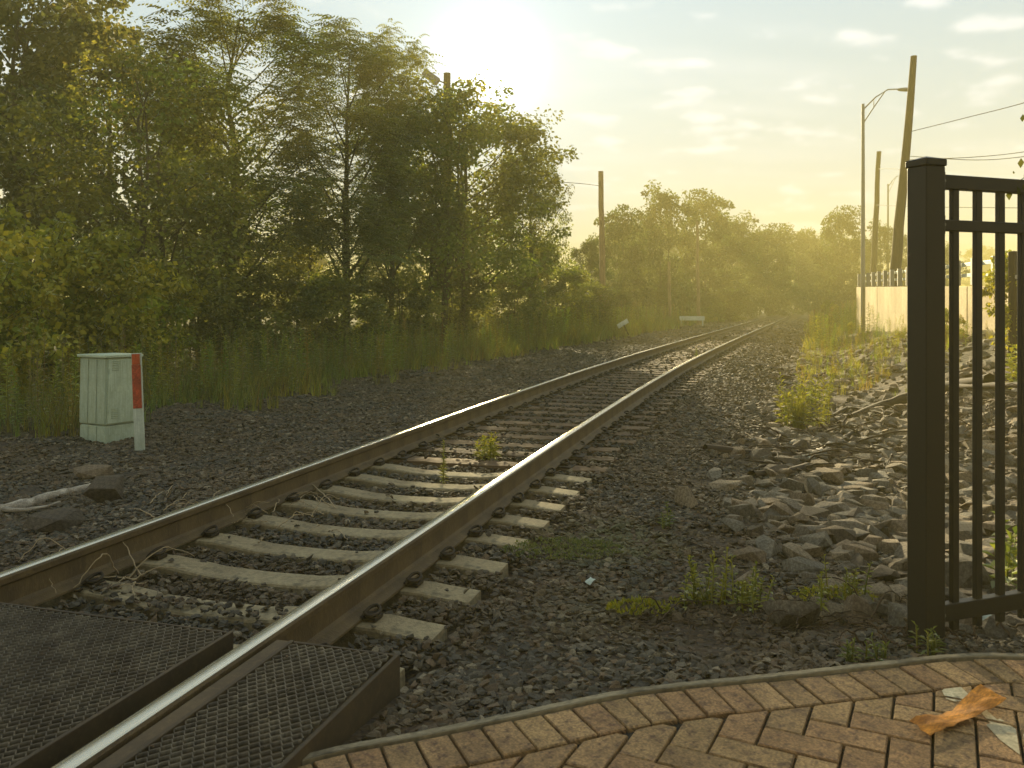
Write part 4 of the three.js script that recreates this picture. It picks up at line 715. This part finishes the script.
{
  const r = rng(4242), tall = [], low = [];
  const put = (tA, tB, sA, sB, perM2, hA, hB, list, edge) => { const n = Math.floor((tB - tA) * Math.abs(sB - sA) * perM2); for (let i = 0; i < n; i++) { const t = mix(tA, tB, r()), s = mix(sA, sB, r()), p = P(t, s); if (!visible(p.x, 1, p.z, 80)) continue; const k = fbm2(p.x * 0.5, p.z * 0.5, 3); if (edge && r() > edge(t, s, k)) continue; list.push([p.x, H(p.x, p.z) - 0.02, p.z, mix(hA, hB, r()) * (1 + 0.25 * k), tone([0.85, 1, 0.9], [1.45, 1.2, 0.8], clamp(k * 1.6 + 0.4))]); } };
  const le = (t, s, k) => sst(5.3, 7.0, -s + k * 1.6) * (0.55 + 0.9 * clamp(fbm2(t * 0.9, s * 0.9 + 7, 2) + 0.5));
  put(3, 30, -11.5, -5.0, 24, 0.35, 1.05, tall, le); put(30, 75, -11, -5.2, 12, 0.8, 1.4, tall, (t, s, k) => sst(5.2, 6.4, -s + k));
  put(3, 30, -8.5, -4.6, 40, 0.35, 1.2, low, (t, s, k) => sst(4.6, 6.6, -s + k * 1.8) * 0.8); put(30, 95, -8.5, -4.4, 22, 0.9, 1.8, low, (t, s, k) => sst(4.4, 5.6, -s + k));
  // right bank
  put(15, 30, 2.9, 7, 12, 0.3, 0.65, tall, (t, s, k) => sst(-0.1, 0.4, k) * sst(15, 22, t)); put(30, 80, 2.7, 7, 8, 0.6, 1.3, tall, (t, s, k) => sst(2.7, 3.8, s + k) * (t < 44 && s > 3.9 ? 0.12 : 1)); put(12, 30, 2.8, 7, 24, 0.3, 0.7, low, (t, s, k) => sst(-0.15, 0.4, k) * sst(12, 20, t)); put(30, 95, 2.6, 6, 14, 0.7, 1.3, low, (t, s, k) => sst(2.6, 3.6, s + k) * (t < 44 && s > 3.9 ? 0.15 : 1));
  field('tall_weeds', 'tall leafy weeds growing in bands beside the track', tallGeos, tall); field('wild_grass', 'long wild grass along the edges of the ballast', grassGeos, low);
}
// single plants one can point at
const mossGeo = (seed, n, rad, set, size) => { const r = rng(seed), s = new Soup(); for (let i = 0; i < n; i++) { const a = r() * 6.283, q = rad * Math.sqrt(r()), d = dirOf(r); d.y = Math.abs(d.y) + 0.3; d.normalize(); if (n2(Math.cos(a) * q * 9 + seed, Math.sin(a) * q * 9) < -0.15) continue; const w = V().crossVectors(d, dirOf(r)).normalize(); s.leaf(V(Math.cos(a) * q, 0.004 + (set === 'moss' ? 0.02 : 0.05) * r() * (1 - q / rad), Math.sin(a) * q * 0.6), d, w, size * (0.6 + 0.8 * r()), size * 0.6, leafCol(r, set), 0.3); } return s.geo(); };
leafCols.yellow = [[0.20, 0.22, 0.02], [0.36, 0.33, 0.02], [0.55, 0.42, 0.02]];
leafCols.moss = [[0.10, 0.13, 0.03], [0.18, 0.20, 0.05], [0.26, 0.24, 0.07]];
function plant(label, u, v, y, stalks, h, n, L, W, set, spread = 0.08, blades = 0) {
  const p = surf(u, v), r = rng(Math.round(u * 7 + v)), o = thing('weed_plant', label, 'plant', V(p.x, H(p.x, p.z) - 0.005, p.z), 0); if (Math.abs(TS(p.x, p.z)[1]) < 1.3) o.position.y = -0.05;
  for (let i = 0; i < stalks; i++) { const m = part(o, 'stalk', stalkGeo(Math.round(u * 13 + v + i), h * (0.6 + 0.5 * r()), n, L, W, set, 0.35), M.leaf, [gauss(r) * spread, 0, gauss(r) * spread], [gauss(r) * 0.15, r() * 6, gauss(r) * 0.15]); }
  if (blades) part(o, 'grass_blades', bladeGeo(Math.round(u + v * 3), h * 0.8, blades, set, 0.009), M.leaf); return o;
}
plant('upright single green weed growing between concrete sleepers', 443, 492, 0, 2, 0.33, 44, 0.055, 0.016, 'bright', 0.012);
plant('bushy yellow-green weed between the rails past the concrete sleepers', 490, 468, 0, 9, 0.24, 22, 0.09, 0.026, 'bright', 0.10, 20);
plant('tiny weed at the foot of the near rail by a concrete sleeper', 396, 600, 0, 4, 0.10, 10, 0.04, 0.012, 'lime', 0.02, 10);
plant('tiny green tuft between the near rail and the narrow metal panel', 328, 640, 0, 2, 0.10, 8, 0.04, 0.012, 'lime', 0.02, 12);
plant('clover-like seedling at the corner of narrow panel and paving', 297, 756, -0.02, 4, 0.09, 6, 0.045, 0.03, 'lime', 0.03);
plant('small seedling in the gap beside the narrow metal panel', 324, 752, -0.02, 3, 0.08, 6, 0.04, 0.028, 'lime', 0.02);
plant('large bright yellow-green weed clump before the branch pile', 798, 430, -0.25, 16, 0.74, 22, 0.17, 0.026, 'bright', 0.24, 220);
plant('tall thin weed on the right of the bright clump', 824, 426, -0.25, 4, 0.98, 30, 0.11, 0.02, 'bright', 0.06, 14);
plant('small grass tuft on the edging below the rubble, nearest the paving middle', 848, 664, -0.08, 4, 0.10, 8, 0.05, 0.012, 'lime', 0.03, 14);
plant('spreading grass tuft on the edging next to the fence post', 884, 662, -0.08, 4, 0.09, 8, 0.06, 0.014, 'lime', 0.05, 26);
plant('grass tuft at the foot of the fence post', 934, 655, -0.08, 5, 0.11, 9, 0.06, 0.014, 'lime', 0.05, 34);
plant('broad-leaved green plant low behind the fence pickets', 1008, 592, -0.08, 4, 0.38, 12, 0.13, 0.06, 'lime', 0.06);
plant('bright yellow-green leafy plant high behind the fence pickets', 1014, 392, 0.1, 7, 0.55, 18, 0.15, 0.085, 'bright', 0.12);
plant('leafy green weed at the edge of ballast and rubble', 706, 606, -0.1, 9, 0.27, 16, 0.06, 0.026, 'bright', 0.10, 20);
plant('low green weed among the small stones of the bank', 745, 606, -0.1, 9, 0.2, 14, 0.05, 0.022, 'bright', 0.12, 26);
plant('scrubby weed on the right of the long low stone', 848, 604, -0.1, 10, 0.2, 14, 0.05, 0.02, 'bright', 0.14, 26);
plant('thin weed on the ballast left of the rubble bank', 664, 528, -0.12, 3, 0.16, 12, 0.06, 0.018, 'lime', 0.04, 10);
plant('small weed at the foot of the near rail in the distance', 697, 362, 0, 3, 0.30, 12, 0.09, 0.03, 'lime', 0.04, 8);
for (const [u, v, n, rad, set, size, l] of [[640, 612, 620, 0.15, 'yellow', 0.022, 'patch of yellow stonecrop on the ballast'], [690, 606, 160, 0.10, 'yellow', 0.02, 'small patch of yellow stonecrop near the leafy weed'], [835, 600, 520, 0.2, 'yellow', 0.022, 'patch of yellow stonecrop around the long low stone'], [562, 552, 1900, 0.36, 'moss', 0.018, 'mossy green patch at the sleeper ends']]) {
  const p = surf(u, v), o = solo('ground_cover', l, 'ground cover', mossGeo(u + v, n, rad, set, size), M.leaf); o.userData.kind = 'stuff'; o.position.set(p.x, H(p.x, p.z) + 0.012, p.z);
}
// sprig hanging over the fence from the right
{
  const r = rng(9), o = thing('vine_sprig', 'thin leafy vine hanging over the fence rail at the right edge', 'vine', at(1030, 100, 3.5)), s = new Soup(), z = 3.5;
  const rel = (u, v) => at(u, v, z).sub(o.position);
  const st = [rel(1040, 640), rel(1034, 480), rel(1038, 330), rel(1033, 200), rel(1038, 110), rel(1036, 96), rel(1030, 120), rel(1027, 160), rel(1024, 178), rel(1014, 184), rel(1008, 188)]; s.tube(st, st.map(() => 0.0018), 4); part(o, 'vine_stem', s.geo(), M.twig);
  for (const [u, v, L, dx, dy] of [[1023, 114, 0.036, -0.2, -1], [1021, 158, 0.045, -0.15, -1], [1009, 190, 0.045, -0.1, -1], [1017, 186, 0.04, 0.1, -1], [1014, 174, 0.014, -0.3, 0.8], [1023, 184, 0.035, 0.3, -1], [1026, 140, 0.04, 0.5, -1]]) { const g = new Soup(), d = V(dx, dy, 0.2).normalize(); g.leaf(V(0, 0, 0), d, V(0.8, 0.1, 0.5).normalize(), L, L * 0.55, leafCol(r, 'dark'), 0.25); const p = rel(u, v); part(o, 'leaf', g.geo(), M.leaf, [p.x, p.y, p.z]); }
}

// ------------------------------------------------------------------ dead wood, twigs, litter
function stick(name, label, pts, r0, r1, mat, category = 'branch', group) { const c = new THREE.CatmullRomCurve3(pts), q = c.getPoints(14), s = new Soup(); q.forEach((p, i) => { p.y += 0.006 * n2(i * 0.7, pts[0].x * 9); p.x += 0.01 * n2(i * 0.6, pts[0].z * 9); }); s.tube(q, q.map((_, i) => mix(r0, r1, i / 14) * (1 + 0.25 * n2(i * 0.9, r0 * 900))), 7); return solo(name, label, category, s.geo(), mat, group); }
const gp = (u, v, lift = 0) => { const p = surf(u, v); if (Math.abs(TS(p.x, p.z)[1]) < 1.3) p.y = Math.max(p.y, -0.03); p.y += 0.025 + Math.max(0, lift) * 0.5; return p; };
stick('driftwood_log', 'pale weathered driftwood lying on the dark ballast at the left', [gp(-20, 520, -0.06), gp(20, 509, -0.05), gp(60, 497, -0.05), gp(95, 489, -0.06)], 0.05, 0.03, M.drift, 'log');
stick('driftwood_log', 'thin grey stick lying below the pale driftwood', [gp(-10, 512, -0.1), gp(30, 513, -0.08), gp(60, 506, -0.1)], 0.02, 0.01, M.drift, 'log');
stick('fallen_branch', 'long dark branch lying across the top of the rubble', [gp(705, 452, -0.12), gp(750, 456, -0.1), gp(800, 458, -0.08), gp(830, 454, -0.08)], 0.05, 0.03, M.deadwood);
stick('fallen_branch', 'dark branch below the long one, nearer the rubble', [gp(752, 478, -0.12), gp(790, 474, -0.1), gp(825, 462, -0.08)], 0.045, 0.028, M.deadwood);
stick('fallen_branch', 'short split pale log end in the branch pile', [gp(812, 460, -0.02), gp(822, 454, 0.0), gp(834, 446, 0.03)], 0.05, 0.045, M.drift);
stick('fallen_branch', 'bent dark branch on the right of the branch pile', [gp(836, 448, 0.0), gp(856, 436, 0.04), gp(872, 448, 0.0), gp(884, 454, -0.05)], 0.03, 0.015, M.deadwood);
stick('fallen_branch', 'thick dark trunk lying across the bank behind the fence post', [gp(850, 420, 0.0), gp(890, 408, 0.08), gp(930, 398, 0.15), gp(990, 392, 0.25)], 0.06, 0.09, M.deadwood);
stick('fallen_branch', 'pale limb lying on the bank behind the fence pickets', [gp(930, 396, 0.2), gp(970, 397, 0.22), gp(1030, 398, 0.25)], 0.035, 0.04, M.deadwood);
stick('fallen_branch', 'curved branch above the pile near the bright weed clump', [gp(832, 418, 0.0), gp(850, 412, 0.06), gp(880, 416, 0.03), gp(910, 424, 0.0)], 0.03, 0.018, M.deadwood);
{
  const r = rng(31), tw = (label, u0, u1, v0, v1, y, n, l0, l1, rad, mat, group) => { for (let i = 0; i < n; i++) { const a = gp(mix(u0, u1, r()), mix(v0, v1, r()), y), th = r() * 6.283, L = mix(l0, l1, r()), lift = r() * r() * L * (rad > 0.008 ? 0.25 : 0.7); const pts = [a, V(a.x + Math.cos(th) * L * 0.5 + gauss(r) * L * 0.12, a.y + lift + 0.008, a.z + Math.sin(th) * L * 0.5), V(a.x + Math.cos(th) * L + gauss(r) * L * 0.15, a.y + lift * (0.2 + 0.8 * r()), a.z + Math.sin(th) * L)]; stick('dry_twig', label, pts, rad, rad * 0.4, mat, 'twig', group); } };
  tw('dry straw-coloured twig tangled along the far rail by the metal panel', 40, 150, 585, 612, 0.0, 22, 0.12, 0.4, 0.004, M.straw, 'twigs by the metal panel');
  tw('dry twig in the tangle along the far rail beside the concrete sleepers', 150, 330, 500, 560, 0.0, 46, 0.1, 0.36, 0.004, M.straw, 'twigs by the concrete sleepers');
  tw('brown twig in the branch pile above the rubble', 770, 910, 414, 474, -0.1, 110, 0.3, 0.9, 0.013, M.deadwood, 'twigs of the branch pile');
  tw('brown twig strewn at the foot of the bank by the long stone', 640, 900, 605, 640, -0.08, 40, 0.08, 0.3, 0.004, M.twig, 'twigs by the paving');
  tw('dead twig on the bank behind the fence pickets', 940, 1030, 395, 470, 0.1, 26, 0.2, 0.6, 0.007, M.twig, 'twigs behind the pickets');
  tw('bark chip or twig around the foot of the fence post', 850, 1015, 632, 655, -0.08, 40, 0.05, 0.16, 0.005, M.twig, 'twigs at the fence post');
  stick('dry_twig', 'forked pale twig lying on a near concrete sleeper end', [gp(421, 592, 0.01), gp(427, 586, 0.03), gp(436, 577, 0.02)], 0.005, 0.003, M.drift, 'twig');
  stick('dry_twig', 'long dead stem leaning over the concrete sleepers by the far rail', [gp(300, 492, 0.1), gp(318, 506, 0.06), gp(336, 522, 0.0)], 0.006, 0.004, M.straw, 'twig');
}
// torn orange card on the paving
{
  const a = ground(920, 736, PAVE), b = ground(994, 706, PAVE), s = new Soup(), nu = 14, nv = 5, du = V().subVectors(b, a), side = V(-du.z, 0, du.x).normalize(), w = 0.075;
  for (const face of [1, -1]) { const k0 = s.count; for (let i = 0; i <= nu; i++) for (let j = 0; j <= nv; j++) { const u = i / nu, v = j / nv - 0.5, rag = (Math.abs(v) > 0.4 ? 0.003 * n2(u * 14, v * 9) : 0), p = V().copy(a).addScaledVector(du, u + (i === 0 || i === nu ? 0.02 * n2(v * 5, u * 3 + 1) : 0)).addScaledVector(side, -(v * w * (0.85 + 0.25 * u) + rag)); p.y = PAVE + 0.012 + 0.014 * Math.sin(u * 7 + 1) * (0.5 + v) + 0.02 * u * u + 0.006 * n2(u * 5, v * 4) + 0.006 + (face > 0 ? 0.0015 : 0); s.v(p, V(0, face, 0), [1, 1, 1], u * 0.3, v * 0.2); } for (let i = 0; i < nu; i++) for (let j = 0; j < nv; j++) { const q = k0 + i * (nv + 1) + j; if (face > 0) s.i.push(q, q + 1, q + nv + 1, q + nv + 1, q + 1, q + nv + 2); else s.i.push(q, q + nv + 1, q + 1, q + nv + 1, q + nv + 2, q + 1); } }
  const g = s.geo(); g.computeVertexNormals(); solo('torn_card', 'torn strip of orange card curling on the brick paving', 'litter', g, M.card);
}
function scrap(label, u, v, y, w, d, turn, tilt, seed) { const p = gp(u, v, y), g = new THREE.PlaneGeometry(w, d, 6, 5), q = g.attributes.position; for (let i = 0; i < q.count; i++) q.setXYZ(i, q.getX(i) + 0.1 * w * n2(q.getY(i) * 30, seed), q.getY(i), 0.12 * w * n2(q.getX(i) * 14 + seed, q.getY(i) * 14)); g.rotateX(-Math.PI / 2); g.computeVertexNormals(); const gb = g.clone(); gb.translate(0, -0.0015, 0); const m = solo('paper_scrap', label, 'litter', mergeGeometries([g, gb]), M.paper); m.position.set(p.x, p.y + 0.02, p.z); m.rotation.set(tilt, turn, 0); }
scrap('crumpled white plastic scrap at the end of a concrete sleeper', 130, 566, 0.02, 0.09, 0.07, 0.5, 0.7, 3);
scrap('white scrap of paper under the bottom fence rail', 988, 633, -0.07, 0.10, 0.09, 0.3, 0.5, 5);
scrap('small white scrap beside the one under the fence rail', 965, 630, -0.07, 0.06, 0.05, 0.9, 0.3, 7);
scrap('white scrap on the ballast left of the yellow stonecrop', 590, 590, -0.06, 0.05, 0.03, 0.9, 0.3, 9);
scrap('pale scrap in the branch pile above the rubble', 803, 461, -0.05, 0.16, 0.05, 0.1, 0.3, 11);

renderer.render(scene, camera);
